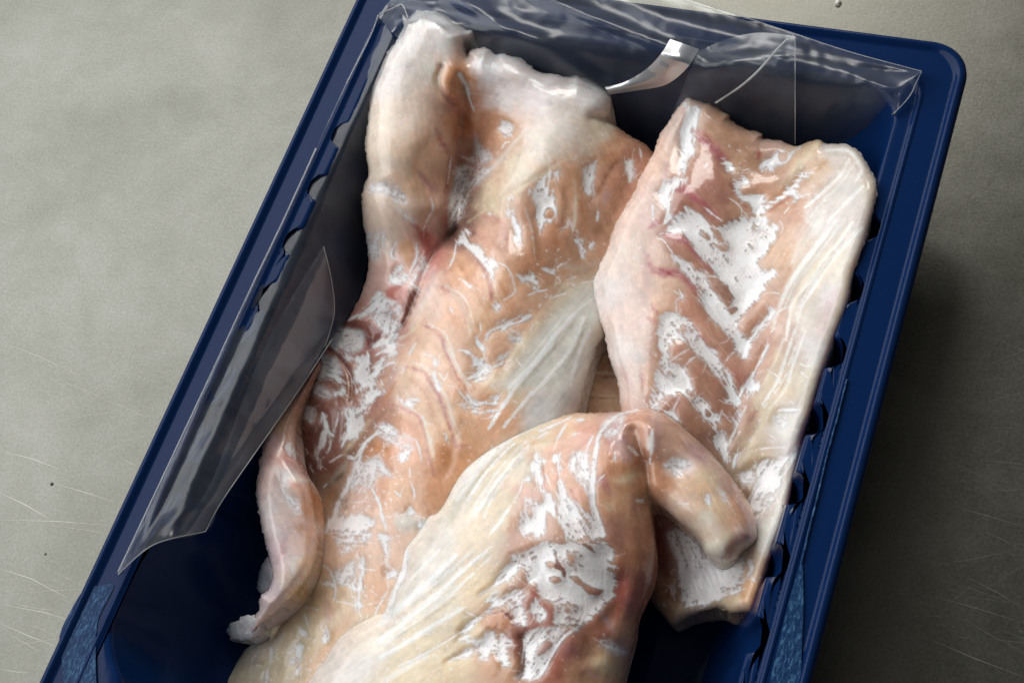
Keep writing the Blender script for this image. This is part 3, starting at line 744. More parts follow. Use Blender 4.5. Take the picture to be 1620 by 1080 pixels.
A.run('''
# far end
M a 34 12 | 948,600 1000,690 1030,800 1062,890
P b | 230,735 270,680 295,660 340,690 360,720 350,750 330,790 270,785
S a o 120 .8 | 930,540 890,640 900,760
S a o 70 .6 | 990,590 1060,650
S a p 50 .7 | 790,700 850,790 940,800
S a p 60 .7 | 880,840 920,900 960,880
S a y 60 .6 | 760,560 750,660 790,760
R a -2.0 60 | 960,1078 1000,900 960,700
R a 2.0 80 | 900,560 870,650 880,740
R a -1.5 26 | 800,540 770,640 800,740 880,810 950,860 930,980
R a 1.0 40 | 1180,560 1350,600 1560,620
R b -0.4 60 | 420,600 520,500 660,380
R b -1.6 40 | 1000,640 1100,650 1200,640
R b 1.2 60 | 760,380 960,350 1120,480
S a w 200 .5 | 450,300 560,180 760,160
S a w 160 .5 | 1150,450 1400,520 1560,680
S b w 120 .4 | 620,560 820,420 1020,420
S c w 40 .5 | 1500,100 1300,330 1100,560
# valley
G c 0.05 | 1060,170 1090,180 1130,270 1200,320 1200,380 1100,420 1000,370 960,340 1050,330
G c -0.05 | 920,420 1200,430 1100,560 1020,650 960,840 870,930 850,800 860,660 900,560
S c n 120 .35 | 960,420 930,600 880,800
M c 16 | 1080,560 1150,490 1230,410
M c 8 | 900,480 960,520 940,600
M c 8 | 1000,560 960,640 1000,720
M c 8 | 900,700 950,760 930,840
M c 8 | 860,760 900,820 880,880
M b 12 | 270,890 300,840 330,830
S c m 44 .6 | 760,130 800,220 860,320
S c u 60 .7 | 620,470 700,560 770,620
G c 0.12 | 230,560 400,550 520,650 540,730 440,720 330,640 240,640
M c 16 | 710,660 735,760 690,850 650,940
S c m 40 .8 | 560,850 610,930
S c r 70 .8 | 650,960 690,1060
S c r 30 .8 | 870,330 850,520 840,660 830,900
M c 8 | 880,320 865,450 850,560
G c 0.0 | 430,740 560,830 600,880 540,860 470,800
R c -1.2 30 | 880,320 860,520 840,660
R c -0.8 40 | 620,470 700,560 770,620
R c -2.0 40 | 970,20 930,200 930,380
R c 1.0 60 | 560,260 580,420 600,560
G e 0.05 | 180,60 330,20 350,120 280,280 220,220
M e 22 | 600,120 608,230 575,310 550,360
P e | 470,290 495,320 450,380 540,370 530,420 620,470 600,495 530,480 400,450 392,400
M e 20 | 440,120 400,220 460,260
F e r 8 .8 | 600,60 660,0 700,60 740,180 700,280 640,200 640,100
F e p 8 .8 | 620,200 690,240 690,340 640,420 560,420 570,330
G e 0.0 | 640,220 690,260 690,340 640,400 600,430 570,420 590,330
F e t 6 .7 | 480,110 570,110 585,180 555,290 515,330 500,260 460,180
P e | 300,510 335,540 320,600 260,660 180,710 100,725 60,735 160,680 220,630 260,570
G e 0.16 | 230,700 330,570 400,570 470,610 490,680 460,760 440,830 350,870 320,820 280,770 240,730
G e 0.1 | 0,820 100,820 170,830 190,920 150,980 50,1000 0,960
P e | 250,940 330,880 440,870 470,780 430,900 400,940 440,960 430,1010 350,1000 390,930 290,960
F e d 4 .8 h | 20,780 100,735 180,740 260,790 340,830 300,900 230,980 190,900 150,830 50,810
F e r 5 .8 h | 360,560 380,480 460,460 520,500 540,600 480,720 490,640 450,590
F e d 5 .9 | 540,500 630,490 600,600 500,780 480,720
R e -2.5 40 | 900,20 780,160 700,300 600,560 520,760 420,940
R e 1.6 60 | 420,560 380,640
R e 1.4 60 | 160,780 240,860
# main face of the left fillet
P e | 1000,0 1040,40 1010,120 1100,150 1170,230 1250,290 1230,380 1210,420 1185,410 1180,360 1110,270 1040,200 980,150 930,140 920,90
M e 10 | 920,120 900,240 850,330
S e p 45 .85 | 800,480 900,540 980,620 1000,760
S e p 30 .85 | 1040,180 1120,300 1180,420 1200,580
S e p 37 .85 | 650,780 780,850 830,960 870,1078
S e y 30 .7 | 880,520 960,600 1010,720 1040,900
S e y 30 .7 | 640,700 600,800 460,900
S e l 60 .7 | 760,300 700,480 620,620
S e w 60 .35 | 800,360 680,560 560,800
M e 14 | 930,405 980,430 1030,480
M e 34 | 1022,466 1036,476
M e 12 | 870,635 895,690
M e 9 | 1200,270 1330,320 1390,480 1380,530 1300,580
P e | 1410,370 1480,390 1540,370 1560,420 1580,450 1560,500 1530,510 1540,450 1480,430 1430,420
P e | 1200,580 1250,620 1280,620 1270,660 1240,670
P e | 1270,740 1310,730 1330,780 1310,820 1240,820 1190,840 1160,900 1170,840 1210,800 1240,780
P e | 1340,765 1440,705 1540,690 1500,730 1400,770 1350,780
G e 0.2 | 1370,830 1450,870 1430,920 1380,920 1340,890
P e | 1080,880 1100,910 1150,960 1140,980 1100,960
M e 14 | 945,980 1010,1000 1080,1040
M e 8 | 1110,770 1120,850
P d | 300,500 340,450 380,500 380,600 400,680 440,740 420,860 390,800 360,700 310,600
H d | 330,500 360,520 360,570 330,560
P d | 500,420 540,380 600,310 690,250 750,270 720,330 680,290 640,340 640,410 680,400 690,440 660,440 700,520 700,660 660,660 640,640 620,660 610,770 580,770 560,660 540,540 510,460
H d | 620,560 680,560 690,630 640,640 610,620
G d 0.25 | 920,260 990,200 1030,190 1020,280 1000,440 940,440 935,370
M d 8 | 1000,210 1050,150
G d 0.25 | 1260,180 1320,170 1340,260 1320,320 1290,340
M d 20 | 1380,90 1390,150
P d | 1040,580 1060,600 1040,650 1030,640
M d 14 | 860,770 900,810 920,830
P d | 860,810 920,820 930,870 1010,830 990,870 940,930 920,960 900,870
P d | 595,1035 650,1040 690,1065 680,1075 610,1055
M d 12 | 730,1060 720,1030 760,1000 790,1000
M d 24 | 170,595 180,603
G d 0.2 | 790,650 820,640 830,690 800,700
S d o 90 .5 | 950,160 1100,160 1210,120
S d b 40 .6 | 1200,180 1120,270 1060,400 980,500
S d y 40 .55 | 850,330 870,480 850,700
S d b 60 .4 | 760,380 780,540 740,760
S d l 60 .6 | 1120,400 1090,520
S d b 90 .5 | 1280,180 1240,360 1160,560 1040,740
S d b 60 .45 | 480,600 540,800 560,940
S d p 70 .6 | 120,620 260,660 300,780
R d -0.9 40 | 1200,180 1120,270 1060,400 980,500
R d -0.6 40 | 540,640 570,800 580,940
R d -0.5 36 | 800,400 790,540 740,740
R d -0.5 36 | 300,620 380,800 420,900
R d 0.5 60 | 870,330 880,500 860,700
S d y 20 .6 | 0,660 220,520 480,360 700,210 860,140
R d -0.7 26 | 0,660 220,500 480,350 700,200
M f 12 | 700,250 720,195 740,235 690,255
M f 10 | 790,220 880,185
M f 14 | 830,250 870,270
M f 8 | 560,310 640,295
M f 9 | 480,340 560,300 560,220
M f 8 | 700,350 780,325
M f 8 | 900,240 1000,225
M f 7 | 500,620 520,570
M f 7 | 390,850 440,920
F f g 16 .95 | 1000,260 820,340 600,560 450,760 330,960 250,1078 960,1078 1000,900 1060,740 1120,680 1060,520
S f w 44 .95 | 860,480 700,660 560,850 430,980 330,1078
S f w 36 .95 | 930,520 850,720 760,860 640,1000 590,1060
S f w 30 .9 | 980,620 900,780 850,950 820,1060
S f e 40 .6 | 880,520 760,680 640,820 520,960 430,1070
S f e 30 .6 | 950,560 870,760 800,900 720,1020
S f y 80 .5 | 800,360 560,560 420,760 300,960
S f y 60 .5 | 1060,560 1040,700
S f e 60 .4 | 740,100 900,120 1060,60
R f 0.5 34 | 860,480 700,660 560,850 430,980 330,1078
R f 0.5 30 | 930,520 850,720 760,860 640,1000
R f 0.4 26 | 980,620 900,780 850,950 820,1060
R f -0.6 40 | 560,470 440,640 340,800 260,980
L f 30 .8 | 860,480 780,580 700,660 560,850 430,980 330,1078
L f 24 .8 | 930,520 850,720 760,860 640,1000 590,1060
L f 20 .75 | 980,620 900,780 850,950 820,1060
L f 14 .5 | 760,520 640,660 500,840 380,980
L f 12 .5 | 1010,360 900,440 820,520
L h 34 .8 | 1600,20 1480,140 1340,300 1200,500 1080,700
L h 26 .75 | 1620,260 1520,330 1400,440 1300,560 1200,680
# dark red hollow on the left
G g 0.25 | 600,300 680,190 740,200 880,220 890,320 840,390 760,400 720,370 640,330
P g | 590,330 680,350 760,410 850,430 920,400 940,420 945,570 1000,610 1055,620 1030,690 1060,710 980,770 880,860 810,900 800,880 900,800 880,810 890,750 920,690 870,700 810,710 870,650 810,640 790,570 830,520 850,480 800,460 730,450 650,370
P g | 950,350 1050,300 1140,240 1140,400 1060,390 1000,410 1060,370 1060,340
P g | 950,500 1000,480 1060,430 1040,490 1130,450 1140,480 1050,500 990,580 950,580 980,530
G g 0.16 | 500,400 640,420 700,480 720,560 690,580 700,620 640,590 540,590 440,550 450,510
P g | 450,520 560,530 700,580 720,640 740,700 765,760 720,720 660,730 710,690 690,640 620,600 520,590 430,560
G g 0.1 | 410,680 420,600 500,640 600,680 640,760 560,760 470,720 400,740
G g 0.12 | 370,830 420,810 500,850 480,960 400,930 350,960 380,1060 330,960
M g 20 8 | 560,880 600,980 615,1070
P g | 740,840 800,840 810,920 870,940 900,970 860,1020 820,1078 720,1078 760,950
M g 10 | 800,770 780,830
M g 8 | 640,1050 670,960 690,860
S g d 16 .9 | 935,390 945,480 950,580
S g d 18 .9 | 590,350 700,440 780,560 800,660 790,780
R g -1.0 16 | 935,390 945,480 950,580
R g -1.3 22 | 590,350 700,440 780,560 800,660 790,780
R g -1.0 22 | 430,560 560,600 650,680 690,800
R g 0.9 40 | 560,480 650,540
R g 0.8 40 | 480,660 560,720
F g b 6 .8 | 720,580 760,560 800,660 780,800 740,830 690,760 760,740 740,680
F g d 6 .6 | 380,760 440,740 560,780 600,880 520,900 400,820
F g d 6 .6 | 380,940 460,980 560,960 540,1060 400,1060
P h | 385,250 400,170 450,60 500,10 480,60 440,140 400,220
M h 11 | 545,90 640,130
P h | 640,130 670,150 665,185 640,180
P h | 620,260 650,270 680,360 715,380 680,390 640,310
M h 13 | 690,260 720,310
M h 12 | 850,65 910,80 960,110
P h | 960,130 1020,140 1060,180 1090,190 1130,170 1180,110 1280,80 1240,120 1180,180 1220,210 1150,205 1090,220 1060,290 1000,300 940,315 920,300 970,240 950,190
M h 8 | 1200,180 1270,140
M h 13 | 750,350 830,370 860,420 930,500 990,560
P h | 900,400 940,430 960,470 1020,500 1080,460 1140,430 1140,490 1060,500 1000,520 1050,550 1130,545 1180,535 1110,570 1020,580 960,580 940,540 860,540 860,500 920,510 960,520 910,460
P h | 350,470 380,455 440,465 520,460 475,500 480,540 430,545 400,500
M h 11 | 710,730 745,750 735,790
M h 12 | 1110,590 1080,625
M h 22 | 545,600 560,620
M h 13 | 490,780 520,850 540,960
P h | 370,920 390,890 440,880 420,920 410,960 370,950
M h 12 | 1100,350 1120,370
G h 0.05 | 180,700 230,640 330,690 400,740 480,770 470,800 380,780 280,770 180,740
M h 22 | 30,1040 40,960 80,840 140,770 200,710
G h 0.0 | 80,960 180,920 260,1010 300,1078 0,1078 20,1000
S h p 37 .85 | 420,200 560,250 640,370 700,480 760,640 820,840
S h p 27 .85 | 700,0 760,140 820,270 900,390
S h p 33 .85 | 270,490 420,550 510,600 560,700 600,900 640,1078
S h w 34 .55 | 740,60 850,240 930,360
S h w 40 .5 | 770,560 830,720 850,800
S h y 50 .6 | 560,600 600,760 640,950
S h o 100 .55 | 860,600 880,740
S h o 110 .7 | 720,860 760,1000
S h p 40 .6 | 830,840 900,830
R h -0.35 24 | 420,200 560,250 640,370 700,480 760,640 820,840
R h -0.35 24 | 700,0 760,140 820,270 900,390
R h -0.35 24 | 270,490 420,550 510,600 560,700 600,900
R h 0.35 40 | 480,280 560,400 600,520
R h -1.0 50 | 780,820 760,960 720,1060
S h l 60 .6 | 330,180 300,330 200,560
S h k 40 .6 | 200,560 330,330
# muscle segments of the main face
S e k 70 .45 | 940,300 1020,380 1090,500 1130,620
S e k 80 .40 | 800,620 900,720 960,860 1000,1020
S e k 60 .40 | 1260,440 1340,560 1360,660
S e t 50 .5 | 700,900 800,1000 840,1078
S h k 70 .40 | 460,300 560,400 620,540 680,700
S h k 60 .40 | 760,220 860,380 900,520
S h k 70 .40 | 340,600 460,680 520,820 560,980
S h k 60 .35 | 1000,380 960,330
S h w 22 .6 | 470,170 600,230 680,340 740,460 800,620
S h w 18 .6 | 740,20 800,130 870,270 940,370
S h w 18 .6 | 330,470 470,540 550,620 600,760 640,920
S e w 20 .6 | 840,470 950,530 1020,620 1050,760
S e w 20 .55 | 690,770 820,840 880,960 920,1078
S e w 18 .55 | 1080,180 1160,290 1220,420 1250,560
S d k 60 .45 | 640,560 700,760 720,900
S d k 60 .45 | 900,500 940,640 920,760
S d w 20 .45 | 460,560 520,780 540,960
S d w 18 .4 | 860,460 860,640 830,800
# lower left of the main face
F k g 7 .8 | 110,900 230,880 380,915 420,960 280,1010 170,1020
R k 0.8 40 | 180,950 320,950
M k 8 | 120,895 230,878 370,908
P k | 320,950 350,955 345,985 318,980
M i 28 12 | 1080,420 1130,420 1180,330 1250,260 1330,220
G i 0.15 | 1130,440 1250,500 1300,600 1250,680 1150,640 1090,690 1060,620 1100,520
P i | 1080,560 1120,590 1060,690 1000,830 1010,900 1100,880 1230,900 1280,960 1180,1010 1060,1010 920,1000 880,1030 940,880 1000,740
H i | 1050,820 1100,720 1200,730 1230,850 1100,870
M i 26 | 1260,680 1310,780 1340,900 1370,990
G i 0.0 | 1300,240 1400,250 1480,280 1600,330 1560,370 1420,320
P i | 1480,390 1550,370 1540,440 1500,450
M i 13 | 1560,500 1565,620 1600,700 1590,760
P i | 1530,860 1570,820 1590,880
M i 12 | 1440,690 1490,740
G i -0.1 | 1200,450 1310,400 1380,500 1430,590 1330,560 1290,600 1230,500
M i 8 | 1130,780 1200,770
M i 8 | 1140,720 1180,660
F i o 10 .6 | 1210,330 1300,280 1400,330 1420,430 1300,400 1190,450
P i | 860,70 890,90 900,180 940,240 880,210 860,120
P i | 870,220 910,210 890,320 830,380 840,440 830,500 815,440 820,330
M i 12 | 950,200 920,340 900,380 885,370
P i | 1040,40 1110,30 1110,90 1150,100 1260,10 1170,120 1180,190 1060,280 1010,320 1040,200 1070,110
M i 14 | 920,460 1020,400
M i 9 | 730,350 745,390
M i 9 | 870,660 910,620
M i 8 | 770,510 790,540
S i d 60 .6 | 740,200 770,340 800,500
S i y 40 .6 | 1240,120 1100,300 1040,400
S i e 60 .7 | 930,620 1000,530 1050,470
S i n 34 .7 | 970,600 1030,540
S i k 60 .6 | 860,860 960,660
F i o 8 .7 | 900,960 830,1078 900,1078 960,1020
R i -1.5 60 | 820,960 900,760 1000,560 1080,420
R i -0.6 30 | 980,60 960,240 920,380
G j 0.0 | 900,10 1000,0 1260,0 1230,80 1180,100 1080,170 1000,180 960,80
M j 18 | 870,270 930,330 970,460 950,560
P j | 860,420 930,390 970,460 940,460 890,440
P j | 1130,220 1180,210 1200,300 1190,400 1180,500 1170,560 1200,600 1150,640 1120,560 1140,500 1090,450 1160,400 1150,300
G j 0.1 | 1040,270 1120,240 1120,440 980,420 960,330
M j 12 | 1180,300 1280,310
P j | 1310,40 1400,40 1400,70 1340,90
G j 0.15 | 1340,90 1400,110 1390,250 1440,320 1370,260
P j | 1365,330 1440,310 1455,360 1420,380 1390,390
M j 9 | 1380,400 1390,470 1310,600 1280,680
M j 11 | 680,590 760,610 830,630
M j 18 | 720,660 740,740
P j | 670,790 720,810 720,850 690,840
P j | 840,770 880,770 915,840 910,870 850,880 870,830
P j | 650,920 710,920 680,1010 690,1078 640,1060 610,1040 650,990
M j 14 | 460,940 440,1030
M j 11 | 400,880 290,920 200,990
M j 9 | 730,500 760,540 740,560
M j 9 | 980,560 1120,590
M j 8 | 1210,590 1300,565
S j e 60 .6 | 480,860 330,960 200,1060
S j g 50 .6 | 560,780 480,920 440,1060
S j y 60 .5 | 720,600 740,760 700,900
S j o 90 .5 | 800,330 880,330
S j p 60 .5 | 900,560 930,700
S j l 40 .5 | 880,520 900,760
S j o 120 .4 | 1080,700 950,860 820,1040
R j -0.6 24 | 1200,620 1120,660
R j -0.9 30 | 480,740 640,600 760,400
R w -0.4 30 | 200,100 120,240 60,380
M w 26 | 345,120 350,180
P w | 540,105 610,105 600,170 580,230 570,320 550,320 555,240 510,210 560,170
M w 30 | 320,290 310,400
S w x 40 .5 | 340,40 300,140 180,240
S w e 40 .5 | 180,380 230,240
''')
A.speck(60, [(560, 860), (640, 1000)], 1, 1.6)
A.speck(70, [(380, 1000), (520, 1075)], 2, 1.4)
A.speck(60, [(560, 560), (820, 760)], 3, 1.2)
A.speck(40, [(760, 380), (960, 520)], 4, 1.3)
A.speck(40, [(460, 560), (600, 760)], 5, 1.4)
A.speck(70, [(560, 700), (640, 860)], 6, 1.5)
A.speck(90, [(592, 60), (700, 240)], 31, .9)  # fine white specks here and below paint wet glints
A.speck(90, [(770, 100), (960, 280)], 32, .9)
A.speck(60, [(600, 480), (860, 720)], 33, .8)
A.build(rt)
rootA = rt

# curled edge of the left fillet
B1 = Fillet([(478, 604), (492, 582), (504, 570), (510, 578), (496, 612), (484, 640), (472, 668), (469, 690), (470, 720), (479, 742), (491, 763), (496, 790), (500, 822), (504, 845), (500, 882), (488, 912), (468, 940), (440, 966), (415, 985), (398, 1000), (400, 985), (408, 965), (411, 942), (422, 935),
             (430, 915), (428, 890), (420, 860), (412, 825), (406, 792), (405, 765), (410, 735), (416, 705), (425, 680), (438, 658), (456, 634)],
            [(498, 580, 21), (472, 630, 23), (450, 660, 24), (440, 720, 29), (430, 780, 31), (470, 760, 30), (450, 840, 31), (490, 840, 28), (470, 900, 31), (440, 930, 30), (445, 962, 27), (410, 980, 24)], 21, R=22, drop=7, zbot=0.012, rag=1.6)
B1.base([(495, 585, 140, 92, 72), (470, 630, 146, 100, 78), (450, 650, 160, 116, 88), (445, 665, 176, 136, 96), (430, 710, 200, 160, 148), (460, 720, 214, 160, 140), (425, 760, 206, 176, 164), (450, 760, 210, 200, 190), (480, 770, 224, 178, 152), (430, 800, 204, 196, 192), (460, 800, 224, 206, 194), (485, 800, 214, 150, 104),
         (440, 840, 208, 196, 196), (470, 840, 226, 196, 186), (495, 840, 216, 166, 128), (440, 880, 206, 186, 190), (470, 890, 224, 208, 200), (490, 890, 222, 186, 140), (430, 930, 206, 190, 192), (460, 930, 224, 206, 186), (475, 935, 216, 176, 116), (415, 970, 206, 190, 186)])
B1.run('''
G i 0.1 | 520,540 580,600 560,680 650,760 700,850 650,880 560,760 500,560
P i | 600,280 640,240 645,400 660,450 610,390 560,350
S i p 90 .7 | 500,440 600,430 720,560
S i r 50 .5 | 600,300 540,360
S i o 60 .8 | 750,640 790,760 815,930
F i o 8 .6 | 650,980 700,950 730,1000 680,1020
S i m 40 .35 | 620,640 700,620
S i w 60 .6 | 560,560 640,590 740,610
S j l 70 .6 | 560,60 500,250
S j w 50 .5 | 640,200 620,330
S i u 40 .4 | 380,420 480,400
R i 0.7 50 | 520,540 600,600 740,620
R i -0.8 40 | 540,400 640,480
R j 0.4 50 | 600,60 620,250
''')
B1.speck(50, [(420, 780), (490, 980)], 8, 1.0)
B1.build(rootA, 'curled_flap')
# translucent shred of tissue at the end of the curl
B2 = Fillet([(404, 972), (398, 972), (389, 972), (376, 978), (363, 990), (361, 1002), (365, 1012), (380, 1013), (395, 1012), (404, 1006), (412, 994)], [(362, 990, 13), (410, 980, 21), (385, 1010, 15), (384, 990, 16)], 23, R=14, drop=2.0, zbot=0.0055, rag=2.6)
B2.base([(366, 1000, 150, 178, 190), (385, 985, 188, 196, 200), (400, 990, 200, 194, 194)])
B2.speck(40, [(362, 980), (400, 1012)], 9, 1.1)
B2.build(rootA, 'torn_shred')
B3 = Fillet([(425, 880), (416, 890), (410, 905), (407, 925), (410, 938), (424, 938), (434, 910)], [(410, 900, 14), (430, 900, 18), (415, 935, 14)], 24, R=10, drop=2.5, zbot=0.0055)
B3.base([(412, 910, 128, 140, 150), (425, 900, 160, 160, 164)])
B3.build(rootA, 'torn_shred')

# --- right fillet
rt = empty('fish_fillet', tuple(at(1150, 560, .005)), 'right fillet with zigzag white membranes and pale striped edge against the fluted tray wall', 'fish fillet', GRP)
B = Fillet([(1088, 155), (1100, 158), (1112, 162), (1124, 165), (1140, 175), (1154, 181), (1157, 190), (1178, 203), (1206, 211), (1207, 219), (1230, 222), (1262, 231), (1280, 224), (1296, 221), (1306, 227), (1320, 227),
            (1345, 230), (1364, 246), (1378, 270), (1388, 292), (1384, 325), (1368, 385), (1352, 430), (1338, 490), (1316, 550), (1302, 590), (1288, 640), (1270, 690), (1266, 715), (1258, 750), (1250, 785), (1240, 830), (1228, 860), (1214, 900), (1200, 945), (1192, 964),
            (1180, 968), (1160, 970), (1140, 962), (1120, 966), (1098, 972), (1080, 982), (1066, 988), (1052, 976), (1032, 952), (1015, 920), (1000, 860), (1000, 780), (985, 680), (978, 610), (965, 570), (956, 528), (946, 495), (938, 450), (946, 425), (960, 395), (972, 358), (990, 325), (1006, 300), (1012, 280), (1032, 245),
            (1044, 212), (1060, 188), (1076, 165)],
           [(1090, 165, 37), (1050, 230, 35), (1080, 300, 39), (970, 440, 34), (1030, 430, 38), (1020, 560, 38), (985, 600, 34), (1140, 190, 36), (1200, 230, 34), (1150, 280, 37), (1190, 330, 36), (1300, 240, 38), (1370, 280, 46), (1260, 330, 38), (1340, 350, 45), (1150, 430, 37), (1240, 450, 39), (1310, 480, 44),
            (1100, 560, 38), (1190, 580, 36), (1270, 600, 41), (1060, 680, 36), (1140, 690, 34), (1230, 720, 36), (1180, 800, 30), (1230, 820, 37), (1080, 860, 26), (1150, 920, 27), (1060, 950, 20), (1190, 950, 31)], 31, R=22, drop=4.5, rag=1.2, ang=[(1000, 450, 80), (1100, 300, 50), (1120, 550, 55), (1180, 420, 50), (1250, 380, 122), (1220, 560, 118), (1330, 380, 118), (1270, 600, 115), (1190, 800, 120), (1100, 920, 70)])
B.base([(1000, 330, 226, 200, 178), (1040, 250, 224, 190, 164), (1075, 180, 222, 196, 176), (960, 460, 222, 214, 204), (985, 400, 224, 208, 190), (1015, 500, 224, 198, 182), (990, 560, 220, 212, 202), (1005, 600, 224, 206, 192), (1030, 600, 222, 178, 144), (1020, 340, 224, 192, 176), (1050, 440, 222, 184, 152), (1060, 490, 222, 178, 142), (1045, 400, 222, 190, 166),
        (1130, 200, 206, 158, 118), (1160, 230, 182, 132, 94), (1180, 260, 186, 138, 98), (1120, 280, 172, 112, 88), (1130, 310, 166, 112, 88), (1170, 330, 194, 144, 106), (1090, 320, 166, 106, 80), (1080, 350, 160, 100, 76), (1220, 235, 206, 166, 142), (1290, 260, 208, 168, 122), (1240, 310, 206, 152, 112), (1200, 300, 198, 146, 108), (1250, 340, 202, 150, 112), (1290, 235, 204, 172, 130), (1240, 400, 206, 166, 124),
        (1100, 410, 168, 116, 84), (1070, 380, 170, 110, 82), (1150, 470, 146, 102, 76), (1110, 480, 172, 116, 84), (1090, 500, 186, 128, 98), (1140, 560, 170, 118, 90), (1170, 540, 176, 122, 94), (1060, 550, 182, 128, 98), (1120, 600, 168, 116, 86), (1150, 640, 164, 112, 84), (1090, 680, 160, 110, 80), (1130, 700, 158, 110, 82), (1060, 640, 168, 116, 90),
        (1220, 480, 196, 146, 112), (1190, 520, 186, 136, 104), (1230, 440, 200, 160, 122), (1210, 560, 190, 136, 104), (1180, 600, 184, 124, 100), (1180, 650, 182, 130, 96), (1300, 350, 208, 206, 196), (1340, 300, 212, 208, 196), (1372, 285, 200, 190, 168), (1340, 380, 212, 208, 196), (1290, 420, 206, 196, 174), (1280, 500, 210, 202, 184), (1320, 470, 212, 208, 202), (1330, 430, 214, 206, 186), (1320, 240, 200, 196, 184),
        (1260, 600, 208, 198, 166), (1290, 560, 212, 208, 202), (1230, 600, 206, 180, 140), (1250, 660, 204, 202, 194), (1215, 650, 204, 186, 144), (1205, 720, 198, 174, 130), (1245, 700, 206, 200, 196), (1190, 740, 184, 158, 114), (1190, 800, 170, 142, 102), (1220, 740, 200, 196, 184), (1100, 900, 156, 132, 126), (1060, 930, 150, 106, 76), (1075, 972, 184, 160, 124), (1190, 930, 190, 154, 116), (1225, 840, 206, 206, 192), (1225, 790, 200, 198, 186), (1040, 850, 118, 66, 52), (1140, 950, 180, 146, 104)])
